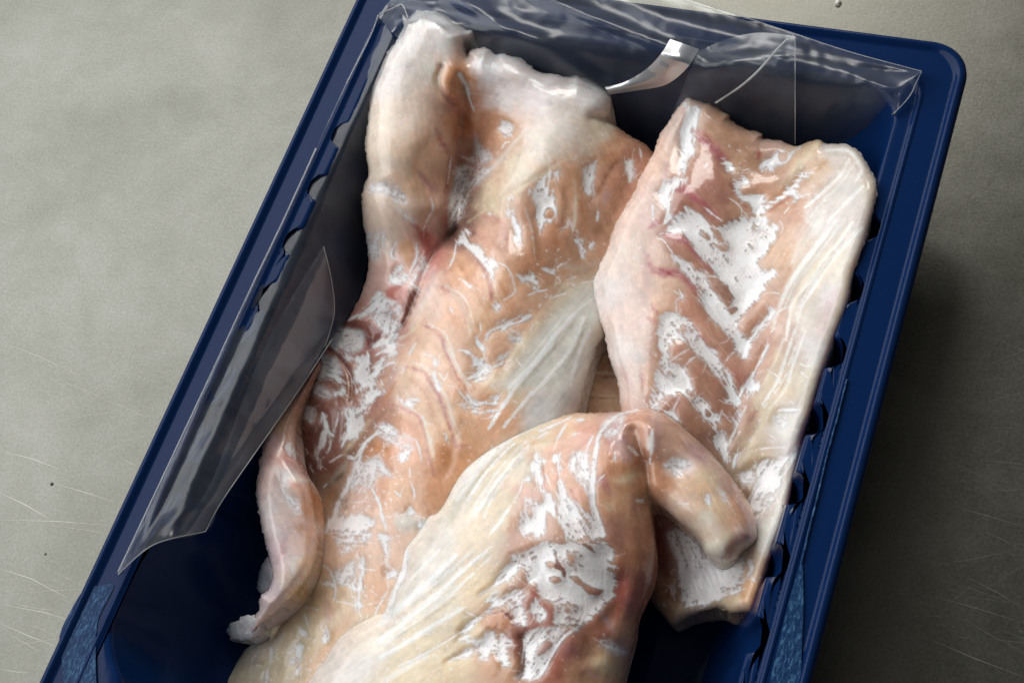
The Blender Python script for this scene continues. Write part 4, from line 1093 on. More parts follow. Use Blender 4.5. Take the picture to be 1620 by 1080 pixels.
B.run('''
# left edge membrane
P q | 430,120 520,140 555,180 530,240 510,310 480,330 490,390 480,440 500,490 490,540 450,570 435,640 440,740 390,780 330,820 310,880 300,950 320,1040 300,1078 260,1078 280,980 240,940 220,860 250,740 330,710 370,690 370,600 390,480 385,360 400,330 420,250 440,190
P q | 725,565 790,580 820,640 870,680 930,735 910,760 870,770 860,830 900,860 1000,850 1060,860 1050,890 1080,920 1140,910 1190,860 1250,800 1290,770 1350,680 1440,650 1460,690 1370,740 1330,790 1310,840 1270,850 1200,880 1120,940 1070,985 1000,1005 960,990 950,940 900,910 850,860 810,800 780,720 750,640
H q | 890,900 950,930 960,980 920,960
M q 26 | 1230,850 1290,850 1325,880 1300,910
P q | 1020,640 1030,600 1090,560 1150,520 1200,490 1270,500 1340,465 1330,490 1270,530 1240,590 1190,610 1140,620 1130,660 1080,640 1040,660
H q | 1175,520 1240,510 1240,570 1185,585
M q 9 | 780,880 850,930 880,980 870,1030
M q 14 | 585,640 605,600
M q 8 | 880,660 940,645
M q 8 | 1220,1000 1300,900 1400,850 1480,850
M q 12 | 590,960 640,1000 720,1060
# central membranes
P s | 740,180 780,110 800,80 850,100 830,40 870,70 950,110 1010,170 1080,210 1140,190 1200,160 1280,130 1290,80 1350,120 1480,120 1500,190 1590,160 1560,250 1500,370 1430,450 1400,490 1430,530 1500,560 1560,530 1540,600 1490,650 1480,690 1430,760 1360,820 1280,930 1240,960 1180,900 1150,860 1220,800 1220,740 1120,610 1030,510 960,440 880,340 820,270 760,220
H s | 1035,205 1100,230 1150,310 1120,325 1070,280
H s | 1050,330 1130,350 1185,390 1120,390
H s | 950,215 1010,250 1030,310 950,260
H s | 1150,870 1190,840 1250,850 1220,900 1180,905
P s | 660,230 720,200 800,230 760,250 690,235 600,270
P s | 730,430 800,460 870,500 910,540 990,570 1010,600 1060,720 1150,830 1190,890 1240,960 1250,1010 1290,1078 1180,1078 1100,990 1060,950 1000,860 950,790 940,720 900,660 850,590 790,540 740,480
M s 10 | 1010,590 1090,600 1160,660
M s 12 | 610,290 660,310 700,370 725,400 725,440
M s 13 | 760,890 760,790 810,760 790,720 780,695
M s 8 | 740,710 790,740
M s 20 | 570,30 575,140
G s 0.1 | 720,130 800,90 920,160 960,280 860,290 760,210
P s | 650,900 740,890 800,920 850,940 890,980 920,1078 620,1078 630,1000
P s | 1360,1078 1420,980 1460,920 1510,900 1480,850 1520,810 1540,850 1560,890 1500,950 1440,1000 1400,1078
S s m 70 .85 | 530,440 560,530 640,560 760,570 860,640 930,700
F s m 6 .8 | 640,255 740,225 800,250 880,340 960,440 1030,510 1100,590 1060,570 1000,520 900,420 780,310 700,290
S s m 50 .7 | 560,830 610,890
S s p 50 .8 | 540,930 600,960
S s m 44 .7 | 540,210 590,170 640,150
S s r 14 .9 | 1400,490 1440,430 1500,350
S s r 16 .8 | 1430,760 1350,840 1260,960
S s l 60 .6 | 500,380 510,560 500,820
S q m 90 .85 | 490,340 560,400 680,500 740,570
F q m 6 .8 | 340,820 400,780 460,800 540,870 620,950 700,1040 640,1020 540,930 440,860
S q r 50 .7 | 1020,500 1010,560
S q r 30 .7 | 780,760 850,860 920,950
S q l 60 .7 | 280,600 260,760
S q l 40 .6 | 420,160 400,320
S q r 18 .7 | 1080,1000 1160,940 1280,860
S q y 70 .4 | 1200,780 1400,560 1500,440
S r y 60 .5 | 640,460 760,260 880,140
R q -0.8 40 | 720,560 800,700 880,860 1000,980
R q -0.8 40 | 1000,1000 1200,860 1400,660
R q 0.9 60 | 1000,780 1200,680 1380,500
R q 0.8 70 | 640,640 700,820 800,980
R q 0.8 70 | 660,260 840,420 920,560
R q -0.6 40 | 500,360 620,440 720,540
R q -1.0 40 | 1000,560 1080,560 1240,500
R r 0.8 60 | 700,360 860,160
R r -1.0 40 | 880,300 920,240 940,160
R r -0.9 30 | 1120,240 1000,400 860,540
R s -0.5 40 | 540,560 700,580 860,640
R s 0.6 60 | 800,620 900,780 1000,960
R s -1.2 30 | 1420,480 1480,380 1560,260
R s -1.0 26 | 1440,760 1340,860 1260,960
# lower membranes
P u | 640,0 760,0 850,50 900,100 950,180 1020,250 1100,290 1060,310 1130,400 1180,440 1230,560 1275,700 1260,800 1240,860 1210,850 1215,720 1165,680 1160,600 1130,530 1060,450 1000,370 900,290 860,230 780,195 700,240 690,340 630,330 620,150
H u | 1120,430 1150,450 1190,550 1170,530
P u | 640,320 700,380 750,370 830,410 850,450 880,530 940,620 1000,700 1060,770 1120,790 1110,850 1150,950 1170,1078 1080,1078 1060,1000 1040,870 1000,830 920,740 860,645 760,625 680,640 610,690 610,745 550,745 570,640 600,450
H u | 1000,735 1045,780 1015,815 990,790
M u 9 | 700,365 860,260
M u 9 | 840,385 910,325
M u 11 | 790,640 740,740 750,790 790,870
P u | 650,780 740,760 790,880 720,830
P u | 1060,0 1240,0 1250,90 1280,160 1340,190 1430,90 1490,10 1525,10 1450,90 1360,200 1320,350 1280,330 1250,270 1190,160 1100,60
M u 8 | 1150,380 1180,320 1240,280
P u | 1490,230 1480,290 1420,400 1400,470 1420,560 1380,620 1320,700 1340,620 1310,570 1270,640 1280,590 1350,480 1420,360 1460,270
M u 11 | 1310,560 1270,650
M u 10 | 1260,800 1250,860 1220,950 1170,1050
M u 8 | 1130,770 1170,820 1220,860
S u m 24 .8 | 880,60 960,180 1060,300
S u r 24 .8 | 1090,340 1130,400
S u r 30 .6 | 1200,420 1290,560
S u r 16 .8 | 1180,700 1230,700
S u r 14 .6 | 880,480 960,640 1060,760
S u m 40 .5 | 490,440 490,560
S u l 80 .5 | 330,420 380,600 360,720
R u 0.8 80 | 960,460 1080,620 1120,720
R u 0.7 70 | 840,760 960,900
R u 0.7 60 | 1000,140 1120,300 1240,420
R u -0.6 40 | 1300,380 1260,620 1240,860
R u -0.6 20 | 480,440 500,600
P o | 810,0 860,0 850,120 820,140
M o 10 | 920,0 850,150 770,320
P o | 850,370 850,440 810,520 800,450
P o | 690,330 720,240 760,300 775,450 725,430
P o | 970,490 1050,460 1150,430 1220,400 1300,340 1340,300 1350,260 1370,290 1330,420 1290,490 1270,520 1210,570 1170,620 1200,590 1150,750 1090,820 1030,880 1010,960 930,800 980,700 1000,560
H o | 1180,550 1250,440 1260,490 1200,560
H o | 1030,910 1080,830 1090,850 1040,960
M o 26 | 1165,45 1340,40
M o 9 | 950,370 1100,345 1290,345
G o 0.1 | 1120,100 1230,90 1240,190 1160,180
G o 0.05 | 850,560 960,520 990,620 880,640
M o 10 | 940,270 960,300
M o 8 | 1100,240 1140,270
M o 9 | 700,110 725,40
F o g 12 .8 | 1150,80 1330,100 1300,280 1150,280
S o y 90 .6 | 900,420 1000,240 1060,80
S o b 60 .6 | 860,620 940,740
S o g 90 .8 | 1160,980 1200,820 1240,640
R o -1.0 40 | 840,560 900,700 960,800
R o -0.6 24 | 1090,820 1180,700 1260,560
P p | 680,330 780,360 850,360 960,300 990,390 990,490 960,590 880,600 800,630 720,680 650,720 560,720 510,660 490,560 480,420 560,420 640,380
G p 0.22 | 400,100 560,100 640,220 690,330 700,420 560,560 490,560 470,380 440,280 410,230
G p 0.1 | 530,380 660,380 700,520 640,640 540,640
M p 14 | 440,270 470,340 490,460 500,560 520,660
F p t 6 .8 | 990,510 1110,500 1100,660 960,640
F p y 8 .5 | 700,720 860,640 960,620 940,740
M p 10 | 990,490 1050,480 1100,510
M p 40 20 | 1040,340 1060,400 1030,460
G p 0.0 | 400,540 440,530 450,600 420,620
S p d 110 .7 | 320,100 360,300 380,460
S p b 90 .6 | 300,500 420,640
R p 0.6 30 | 440,270 490,460 520,660
R p -1.0 30 | 990,490 970,600
# pale striped right edge
L t 26 .75 | 1250,20 1130,180 1000,350 870,540 800,680
L t 22 .75 | 1360,60 1230,240 1110,380 1020,520 900,680 860,800 830,1000
L t 16 .6 | 1440,100 1240,320 1090,530 950,740
L r 22 .7 | 1130,260 1050,400 900,540 780,650
L r 22 .65 | 960,190 1130,200 1230,340 1180,440
L r 16 .6 | 1240,480 1100,620 960,760
L v 18 .7 | 900,0 820,250 760,420 640,600
L v 16 .65 | 980,20 880,300 830,470 700,640
L v 12 .5 | 820,60 740,260 640,460
S t w 20 .95 | 1300,30 1170,200 1040,370 900,560 820,720
S t w 16 .95 | 1400,110 1260,260 1120,420 1000,600 900,800
S v w 18 .95 | 960,0 860,260 800,420 660,620
S r w 18 .95 | 1180,280 1080,440 940,580 820,720
S t w 44 .9 | 1250,20 1130,180 1000,350 870,540 800,680 720,900
S t w 34 .9 | 1360,60 1230,240 1110,380 1020,520 900,680 860,800 830,1000
S t w 26 .8 | 1440,100 1240,320 1090,530 950,740 900,1000
S t e 40 .45 | 1180,160 1060,320 940,500 840,720
S t y 40 .6 | 1300,120 1160,300 1040,450 920,640 860,820
S t y 34 .5 | 1390,200 1200,400 1080,600 960,780
S t w 60 .5 | 1080,60 960,220 880,380
S t k 30 .5 | 840,300 790,420 860,440 780,580
S t l 90 .5 | 1240,620 1140,800 1100,1000
S t y 50 .5 | 1380,380 1300,560 1220,840
M t 8 | 700,620 770,630
M t 8 | 740,870 750,900 700,940
M t 9 | 760,780 830,740
S r w 34 .8 | 1130,260 1050,400 900,540 780,650
S r w 40 .7 | 960,190 1130,200 1230,340 1180,440
S r w 26 .7 | 1240,480 1100,620 960,760
S r g 100 .5 | 1120,440 1000,560 880,700
S v w 30 .8 | 900,0 820,250 760,420 640,600
S v w 26 .8 | 980,20 880,300 830,470 700,640
S v g 120 .6 | 1100,80 1040,300 980,560
S v y 60 .6 | 760,160 700,400 560,640
S v y 50 .5 | 880,420 700,640 600,820
M v 10 | 940,280 1000,300 1050,270
M v 8 | 950,350 1000,390
M v 8 | 860,580 890,600
M v 8 | 720,350 760,380
R t 0.5 34 | 1250,20 1130,180 1000,350 870,540 800,680
R t 0.5 30 | 1360,60 1230,240 1110,380 1020,520 900,680
R t -0.4 24 | 1300,60 1180,220 1060,370 940,540
R t -0.4 24 | 1400,120 1240,300 1090,480 960,660
R r 0.5 34 | 1130,260 1050,400 900,540
''')
B.speck(40, [(1160, 640), (1270, 800)], 11, 1.4)
B.speck(40, [(1000, 480), (1060, 640)], 12, 1.0)
B.speck(40, [(1150, 220), (1300, 420)], 13, 1.1)
B.speck(30, [(1200, 780), (1240, 960)], 14, 1.3)
B.speck(30, [(1050, 900), (1190, 965)], 15, 1.1)
B.speck(90, [(960, 200), (1060, 620)], 35, .8)
B.speck(70, [(1250, 260), (1370, 620)], 36, .8)
B.build(rt)

# --- front fillet with its tail folded over to the right
rt = empty('fish_fillet', tuple(at(800, 900, .02)), 'front fillet lying on top of the others, its narrow tail folded over', 'fish fillet', GRP)
C = Fillet([(650, 850), (664, 832), (677, 812), (690, 808), (702, 792), (716, 764), (734, 738), (766, 712), (800, 692), (838, 675), (875, 662), (910, 653), (950, 652), (985, 650), (1015, 645), (1035, 648), (1060, 658), (1084, 676), (1108, 698), (1124, 714), (1140, 732), (1156, 752), (1170, 772), (1186, 796), (1198, 822), (1201, 848),
            (1192, 862), (1176, 872), (1164, 884), (1146, 891), (1130, 886), (1116, 874), (1108, 858), (1096, 844), (1076, 828), (1056, 810), (1040, 800), (1031, 803), (1034, 840), (1038, 876), (1034, 916), (1020, 950), (1010, 975), (1006, 1010), (997, 1045), (989, 1085), (985, 1150), (960, 1215), (430, 1215), (455, 1140), (488, 1078), (510, 1048), (529, 1018),
            (556, 992), (592, 972), (608, 968), (612, 950), (622, 925), (632, 900), (636, 870)],
           [(660, 850, 33), (740, 750, 36), (860, 680, 38), (950, 665, 42), (1030, 670, 44), (1100, 710, 40), (1170, 790, 39), (1190, 840, 38), (1140, 870, 39), (1090, 800, 41), (1050, 760, 40), (700, 880, 37), (780, 800, 40), (860, 760, 42), (960, 740, 46), (1000, 820, 42), (930, 860, 45), (1010, 920, 36), (840, 900, 43), (720, 960, 39),
            (600, 1000, 32), (540, 1080, 31), (640, 1080, 36), (780, 1000, 41), (880, 1000, 42), (960, 1000, 37), (900, 1100, 40), (700, 1150, 36), (985, 1080, 31), (500, 1150, 29), (900, 1200, 36)], 51, R=38, drop=8, zbot=0.021, rag=1.0, ang=[(700, 900, 130), (780, 760, 128), (600, 1040, 142), (700, 1060, 148), (880, 690, 150), (850, 800, 65), (930, 850, 60), (980, 760, 80), (1000, 930, 100), (1100, 780, 60), (800, 1020, 130), (900, 1040, 120)])
C.base([(1030, 1010, 170, 120, 90), (640, 920, 224, 218, 200), (700, 850, 228, 222, 204), (680, 890, 226, 220, 202), (760, 780, 228, 220, 196), (720, 800, 226, 214, 186), (800, 720, 226, 214, 180), (820, 740, 226, 216, 184), (850, 690, 226, 206, 165), (900, 665, 222, 186, 144), (760, 850, 226, 212, 176), (790, 800, 224, 208, 168), (600, 1000, 224, 214, 192), (700, 950, 226, 216, 188), (760, 930, 222, 200, 152), (680, 1020, 222, 206, 160), (620, 960, 226, 218, 200),
        (560, 1060, 226, 220, 206), (640, 1060, 224, 208, 162), (720, 1050, 220, 196, 146), (740, 1000, 220, 196, 146), (880, 710, 216, 160, 126), (860, 720, 218, 164, 124), (850, 780, 212, 164, 138), (835, 780, 216, 172, 148), (920, 690, 218, 160, 134), (930, 760, 214, 158, 130), (890, 760, 214, 160, 124), (960, 760, 208, 152, 104), (990, 760, 212, 162, 112), (970, 800, 204, 150, 100), (980, 700, 204, 146, 118), (1000, 690, 200, 146, 114), (1010, 725, 150, 88, 54), (1030, 750, 186, 126, 82),
        (1060, 700, 206, 160, 130), (1040, 770, 196, 138, 94), (1090, 740, 214, 190, 176), (1080, 800, 216, 186, 158), (1110, 770, 224, 188, 138), (1150, 760, 206, 166, 144), (1120, 830, 226, 208, 174), (1150, 865, 226, 208, 168), (1172, 820, 216, 168, 130), (1190, 835, 214, 184, 172), (1140, 800, 222, 192, 146), (1160, 790, 216, 172, 136),
        (960, 880, 178, 122, 82), (1000, 880, 182, 118, 78), (1010, 840, 190, 126, 84), (1020, 920, 168, 108, 82), (980, 930, 164, 88, 68), (950, 990, 168, 98, 74), (960, 1045, 204, 170, 118), (990, 1010, 180, 136, 100), (900, 1030, 170, 106, 78), (870, 1060, 178, 108, 78), (930, 1060, 190, 140, 100), (790, 980, 194, 136, 98), (790, 1060, 194, 144, 100), (830, 850, 196, 146, 116), (820, 1020, 150, 88, 66), (840, 960, 176, 120, 100), (860, 900, 190, 140, 110), (780, 1030, 196, 148, 104)])
C.run('''
# arch line and membranes of the upper body
M m 16 40 | 1060,40 940,68 860,110 790,180 745,260 725,360 712,460
M m 40 60 | 712,460 700,560 692,680 700,800 735,920 770,1040
G m 0.22 | 520,400 560,370 650,380 670,460 690,640 680,800 640,700 560,580 510,520
P m | 430,500 440,600 490,700 560,790 640,870 720,960 760,1078 560,1078 480,980 430,850 425,700
H m | 470,760 520,790 600,900 640,990 560,960 490,880
G m 0.28 | 450,740 540,790 640,930 680,1040 560,1020 470,860
S m m 24 .7 | 520,680 580,800 660,880
M m 16 | 440,380 420,480 430,560
P m | 215,440 250,370 290,430 340,440 420,405 400,460 330,460 280,490 290,600 300,680 380,760 400,850 450,920 500,990 560,1078 500,1078 430,960 330,850 320,1000 250,1078 110,1010 100,940 150,830 160,740 220,780 290,790 300,730 250,620 220,560 190,520
H m | 328,860 400,910 435,985 380,1030 325,1000
H m | 180,830 215,840 215,900 190,900
M m 18 6 | 270,212 380,170 480,120 525,98
M m 12 | 260,270 330,220
M m 18 | 410,280 440,230 490,150
M m 24 | 570,125 620,120
M m 20 | 530,240 570,230
M m 10 | 640,380 680,280
M m 12 | 650,390 660,330 700,250
P m | 155,600 190,580 190,620
M m 10 | 310,540 340,600 370,680
G m 0.05 | 1260,500 1310,440 1400,420 1500,470 1420,520 1400,570 1340,530
P m | 1265,495 1310,470 1390,530 1410,570 1330,530
M m 18 6 | 875,440 872,370
M m 7 | 750,600 800,550
M m 7 | 1150,470 1165,400
M m 12 | 1040,770 1100,760
S m r 24 .7 | 290,500 310,560 300,700
S m r 22 .7 | 420,470 420,700
S m m 20 .6 | 330,700 420,860 520,1000
F m k 10 .5 | 720,480 760,300 860,300 1060,420 1090,600 1080,700 820,660
F m u 20 .5 | 700,580 800,540 820,660 720,660
F m u 30 .5 | 740,1078 720,860 860,880 960,1000 980,1078
S m l 130 .75 | 850,100 880,280 980,420
S m p 60 .6 | 830,200 850,340
S m l 110 .65 | 1180,100 1200,200 1180,330
S m w 50 .7 | 1160,250 1160,380
S m b 60 .8 | 1040,260 1060,360 1090,430
S m b 50 .6 | 1110,480 1130,620 1160,780
S m u 100 .7 | 1440,320 1540,380 1600,430
S m y 90 .5 | 860,600 960,600 1060,560
S m y 70 .5 | 800,800 860,830
S m p 60 .4 | 1000,700 1040,860
R m -3.4 70 | 1030,220 1060,360 1100,480 1115,620 1150,780
R m 1.2 60 | 1160,200 1170,380
R m 1.0 90 | 920,520 1000,660 1040,780
R m -0.8 40 | 800,680 860,760
R m -1.0 50 | 900,340 1000,400
R m -0.8 30 | 640,300 560,420 440,500
R m 0.5 40 | 350,300 420,340
R m 0.6 50 | 740,260 700,480 690,700
R m 1.0 60 | 1060,60 960,90
R m -0.8 60 | 1240,300 1260,420
S m l 170 .7 | 830,70 880,240 940,400
S m u 60 .6 | 710,560 790,640 860,720
S m u 50 .5 | 900,160 960,300
L m 30 .7 | 1175,200 1165,380
L m 24 .6 | 1040,760 1100,780
L m 20 .5 | 980,330 1060,400
G m 0.0 | 760,150 860,100 960,90 900,240 800,260
# tail
S o l 80 .6 | 460,330 640,480
S o y 110 .6 | 520,560 640,580 700,700
S o o 70 .35 | 780,720 880,920 900,1040
S o u 70 .4 | 720,600 850,760 960,930
S o w 130 .55 | 560,860 660,1000
S o w 50 .5 | 300,440 420,460
G o 0.1 | 690,680 740,700 760,780 720,760
P o | 575,760 620,720 630,800 600,790
M o 8 | 360,790 450,790
M o 7 | 530,290 555,250
M o 10 5 | 140,470 150,400
R o 1.0 80 | 300,560 520,660 640,900
R o -0.6 40 | 680,640 760,780 840,960
F p w 14 .5 | 680,200 860,170 880,320 760,350 690,280
S p k 60 .7 | 900,180 880,320
# lower body
P n | 0,230 60,100 130,80 240,50 300,0 800,0 870,150 880,200 860,400 820,470 740,550 650,620 560,690 500,660 400,650 390,560 370,470 290,440 270,380 230,300 200,330 180,260 130,180 80,220 20,300 0,290
F n d 3 .9 h | 320,0 400,50 440,150 480,200 490,270 460,260 440,210 390,190 390,100 330,30
H n | 510,260 570,260 640,320 720,350 780,375 740,410 680,410 600,340 530,290
H n | 360,260 440,270 440,310 370,310
H n | 490,80 530,90 545,150 510,140
H n | 395,455 460,430 440,460 400,470
H n | 610,0 660,0 720,60 700,70
H n | 320,150 380,140 390,190 330,190
S n d 16 .9 | 610,0 660,30 720,70
G n 0.25 | 160,720 250,670 400,660 490,680 430,760 370,860 340,960 260,1078 70,1078 150,1000 150,780
M n 30 14 | 570,680 460,750 390,850 340,950 280,1050 230,1078
H n | 240,860 300,780 380,790 330,860 260,900
G n 0.0 | 740,780 820,760 920,820 980,870 920,890 820,850
S n x 120 .6 | 800,800 960,870
F n p 10 .5 | 80,600 260,520 400,660 200,700
S n u 130 .65 | 430,830 560,860
S n r 90 .75 | 930,200 920,420 880,560
S n b 90 .6 | 900,480 760,620 640,760
S n b 100 .6 | 640,760 680,860
S n u 90 .5 | 1000,420 980,560
S n x 60 .4 | 780,560 860,700
S n r 80 .5 | 400,900 420,1060
S n d 40 .7 | 130,840 150,980 100,1060
S n r 60 .6 | 300,480 360,560 380,640
S n r 40 .7 | 210,380 260,500
S n l 30 .5 | 600,960 680,1040 780,1078
S n y 110 .6 | 700,960 860,1000
R n 1.2 120 | 820,740 960,860
R n -1.8 80 | 640,720 680,880
R n -1.4 70 | 920,300 900,460 820,600
R n -1.0 60 | 560,900 620,1040
R n 1.0 60 | 600,1000 780,960
R n -1.6 40 | 130,760 150,900 140,1060
R n 0.8 70 | 260,800 280,920
P l | 1130,190 1250,120 1340,80 1400,180 1290,250 1300,350 1240,340 1140,260 1060,300 1000,360 940,430 900,450 980,330 1040,260
M l 20 | 800,510 900,450 1010,380 1090,300
P l | 900,500 960,480 1000,510 1060,490 1100,460 1090,500 1200,480 1140,540 1160,650 1180,740 1140,750 1080,700 1070,640 1000,600 930,610 860,650 800,700 720,790 660,810 700,760 800,680 880,620 920,570 860,560
M l 14 | 1000,520 1100,470
P l | 690,840 780,860 830,840 870,800 940,790 1030,860 1090,910 1020,920 1030,1040 1040,1078 980,1078 940,990 880,960 870,1000 860,1040 780,1030 700,1010 620,1030 540,1060 600,1010 700,940 710,880 640,860
H l | 770,975 830,985 770,1020 710,1010
P l | 1260,530 1330,650 1320,690 1250,740 1270,660 1210,640
M l 12 | 1150,860 1160,920 1140,1060
M l 10 | 690,640 780,690
F l d 3 .9 h | 1000,640 1060,660 1050,690 1010,670
S l d 12 .8 | 820,690 900,660 980,640
S l d 12 .7 | 900,440 1000,350 1120,270 1180,280 1220,380
S l d 40 .7 | 1060,700 1100,760 1170,780 1160,1000
S l r 60 .5 | 1220,440 1280,600 1200,740
S l o 80 .4 | 840,740 960,720 1000,790
S l b 60 .6 | 1040,940 1120,960
S l b 60 .5 | 890,980 960,1060
R l -1.2 30 | 660,800 820,690 980,620 1060,700
R l -1.2 30 | 540,1050 720,960 840,930 960,1000
R l -1.0 30 | 820,510 1000,360 1120,260 1220,380
R l 0.8 60 | 860,740 960,730
R l 0.8 60 | 1000,440 1090,400
# pale striped belly
S k y 170 .15 | 1180,300 900,600 640,900
S l y 170 .15 | 760,200 400,600 0,960
S k w 60 .8 | 1000,240 850,400 700,580 600,740
S k w 40 .9 | 1200,330 1060,480 960,600 860,740 760,900
S k w 30 .9 | 1050,820 960,940 900,1020
S k w 60 .7 | 740,480 620,660 560,760
S k y 36 .8 | 1200,220 1000,430 860,620 740,800
S k y 30 .6 | 1100,440 980,600 840,800
S k e 26 .35 | 980,380 860,520 760,680
S k y 40 .5 | 1080,620 980,760
S k w 30 .5 | 1380,100 1200,170 1060,260
S k g 120 .6 | 500,960 640,800 760,640
S k k 60 .5 | 1040,1000 1080,900
M k 7 | 1150,600 1130,680 1080,760
S l w 70 .8 | 600,200 400,400 200,560 0,760
S l w 44 .9 | 860,160 640,340 480,500 200,720 0,880
S l y 46 .75 | 800,340 600,560 300,740 0,960
S l w 36 .9 | 660,620 400,770 150,930 0,1010
S l y 40 .5 | 620,720 360,880 100,1020
S l e 26 .35 | 560,300 380,480 180,640
S l g 140 .5 | 480,120 320,300 160,460
M l 16 5 | 160,1078 330,1000 520,890 680,790
M l 10 4 | 640,310 740,240 900,120
R k 0.5 40 | 1000,240 850,400 700,580 600,740
R k 0.5 36 | 1200,330 1060,480 960,600 860,740 760,900
R k -0.5 30 | 1110,320 960,490 820,680 700,860
R l 0.5 44 | 600,200 400,400 200,560 0,760
R l 0.5 40 | 860,160 640,340 480,500 200,720 0,880
R l 0.4 36 | 660,620 400,770 150,930 0,1010
R l -0.5 30 | 700,160 500,400 260,590 0,800
R l -0.4 30 | 640,480 400,640 100,860
R l -0.8 26 | 540,960 680,830 800,760
L k 34 .7 | 1240,170 1040,280 860,440 720,620 620,760
L k 24 .75 | 1200,330 1080,450 960,600 860,740 780,860
L k 18 .7 | 1050,810 960,940 880,1040
L k 16 .6 | 1000,240 840,420 700,600
L k 14 .6 | 1150,410 1010,570 900,760 840,900
L k 12 .6 | 900,330 760,470 640,640
L l 34 .7 | 620,190 420,380 220,560 0,750
L l 26 .75 | 860,160 640,340 480,500 220,710 0,870
L l 18 .75 | 680,610 400,770 150,930 0,1010
L l 16 .6 | 480,150 320,310 160,470
L l 14 .6 | 760,330 560,520 300,720 40,900
L l 12 .55 | 520,300 340,470 120,650
S k e 30 .5 | 1140,250 960,400 800,580 690,740
S k e 26 .5 | 1140,420 1010,560 900,720 820,860
S k e 22 .5 | 980,840 860,1000
S l e 34 .5 | 740,180 540,370 360,520 150,680
S l e 26 .5 | 780,400 600,540 380,700 100,860
L k 20 .8 | 1080,310 930,460 800,620 720,760
L l 18 .8 | 720,270 540,430 360,580 120,740
# satin stripes
S k w 26 .95 | 1300,130 1080,260 900,420 740,600 640,740
S k w 20 .95 | 1240,250 1060,400 900,600 780,800 700,960
S k w 18 .95 | 1140,420 1000,580 880,780
S k w 14 .9 | 900,330 760,480 650,640 590,760
S k e 14 .5 | 1120,300 940,460 800,640 700,800
S k e 12 .5 | 1180,400 1020,560 900,760
S k k 14 .4 | 1260,280 1100,440 960,640
S l w 26 .95 | 760,140 560,320 380,470 180,620 0,760
S l w 22 .95 | 900,200 700,380 500,540 260,720 0,900
S l w 18 .95 | 700,600 480,740 220,900 0,1040
S l w 14 .9 | 480,160 320,320 180,480
S l e 14 .5 | 820,200 600,400 420,540 200,690 0,830
S l e 12 .5 | 720,460 480,620 240,780 0,940
S l k 14 .35 | 780,400 600,540 360,710
M l 5 | 460,400 400,470
M l 5 | 560,300 520,350
# white strip of skin at the left border
P j | 1480,110 1530,130 1555,190 1540,260 1530,360 1470,450 1430,550 1380,680 1350,670 1370,600 1420,500 1470,360 1450,200
P w | 980,0 850,80 760,240 640,400 620,400 740,200 830,90 940,0
S w w 120 .6 | 1320,30 1100,240 860,400
S w y 60 .5 | 1560,60 1300,240 1140,400
S w w 40 .8 | 1600,190 1400,300 1240,400
''')  # white highlight on the lower body and gloss by the crease are painted
C.speck(60, [(540, 1000), (720, 1078)], 21, 1.2)
C.speck(50, [(700, 820), (840, 980)], 22, 1.0)
C.speck(50, [(1040, 700), (1190, 880)], 23, 1.0)
C.speck(60, [(780, 700), (960, 1040)], 24, 1.1)
C.speck(90, [(560, 820), (900, 1070)], 34, .8)
C.build(rt)

# ------------------------------------------------------------------ clear lid film, seal residue, small bits
def wall_z(U, V, lo=0.006, hi=0.0458):
    """height at which the line of sight meets the tray's inner wall, ledge or rim"""
    lo = np.full(U.shape, lo); hi = np.full(U.shape, hi)
    for _ in range(24):
        z = (lo + hi) / 2
        p = at(U, V, z)
        ins = np.where(z < 0.0425, 0.0165 + (0.0425 - z) * 0.26, np.where(z < 0.0440, 0.0102, -1.0))
        inside = (p[..., 0] > -HX + ins) & (p[..., 0] < HX - ins) & (p[..., 1] < YT - ins)
        hi = np.where(inside, z, hi); lo = np.where(inside, lo, z)
    return hi

def resample(pts, n):
    p = smooth_line(pts, False, 8)
    d = np.r_[0, np.cumsum(np.hypot(*np.diff(p, axis=0).T))]
    t = np.linspace(0, d[-1], n)
    return np.stack([np.interp(t, d, p[:, 0]), np.interp(t, d, p[:, 1])], 1)

def sheet(name, P, Q, gap, m_, root, nu=120, nv=40, ridges=(), wob=0.0004, seed=3, gaps=None):
    a = resample(P, nu); b = resample(Q, nu)
    t = np.linspace(0, 1, nv)[:, None]
    U = a[None, :, 0] * (1 - t) + b[None, :, 0] * t
    V = a[None, :, 1] * (1 - t) + b[None, :, 1] * t
    g = gap(t) * np.ones_like(U)
    if gaps is not None:
        g = g * np.interp(np.linspace(0, 1, nu), np.linspace(0, 1, len(gaps)), gaps)[None]
    z = np.maximum(wall_z(U, V) + g, 0.0)
    z = box(z, 2)
    z += wob * vnoise(U, V, 34, seed) * (0.4 + t) + 0.35 * wob * vnoise(U, V, 12, seed + 1)
    for pts, w, amp in ridges:
        d = np.full(U.shape, 1e9); q = smooth_line(pts, False, 4)
        for (ax, ay), (bx, by) in zip(q[:-1], q[1:]):
            dx, dy = bx - ax, by - ay
            k = np.clip(((U - ax) * dx + (V - ay) * dy) / (dx * dx + dy * dy + 1e-9), 0, 1)
            d = np.minimum(d, np.hypot(U - ax - k * dx, V - ay - k * dy))
        z += amp / 1000 * np.exp(-(d / w) ** 2)
    p = at(U, V, z).reshape(-1, 3) - np.array(root.location)
    i = np.arange(nv * nu).reshape(nv, nu)
    q = np.stack([i[:-1, :-1], i[1:, :-1], i[1:, 1:], i[:-1, 1:]], -1).reshape(-1, 4)
    return link(name, mesh_np(name, p, q), m_, root)

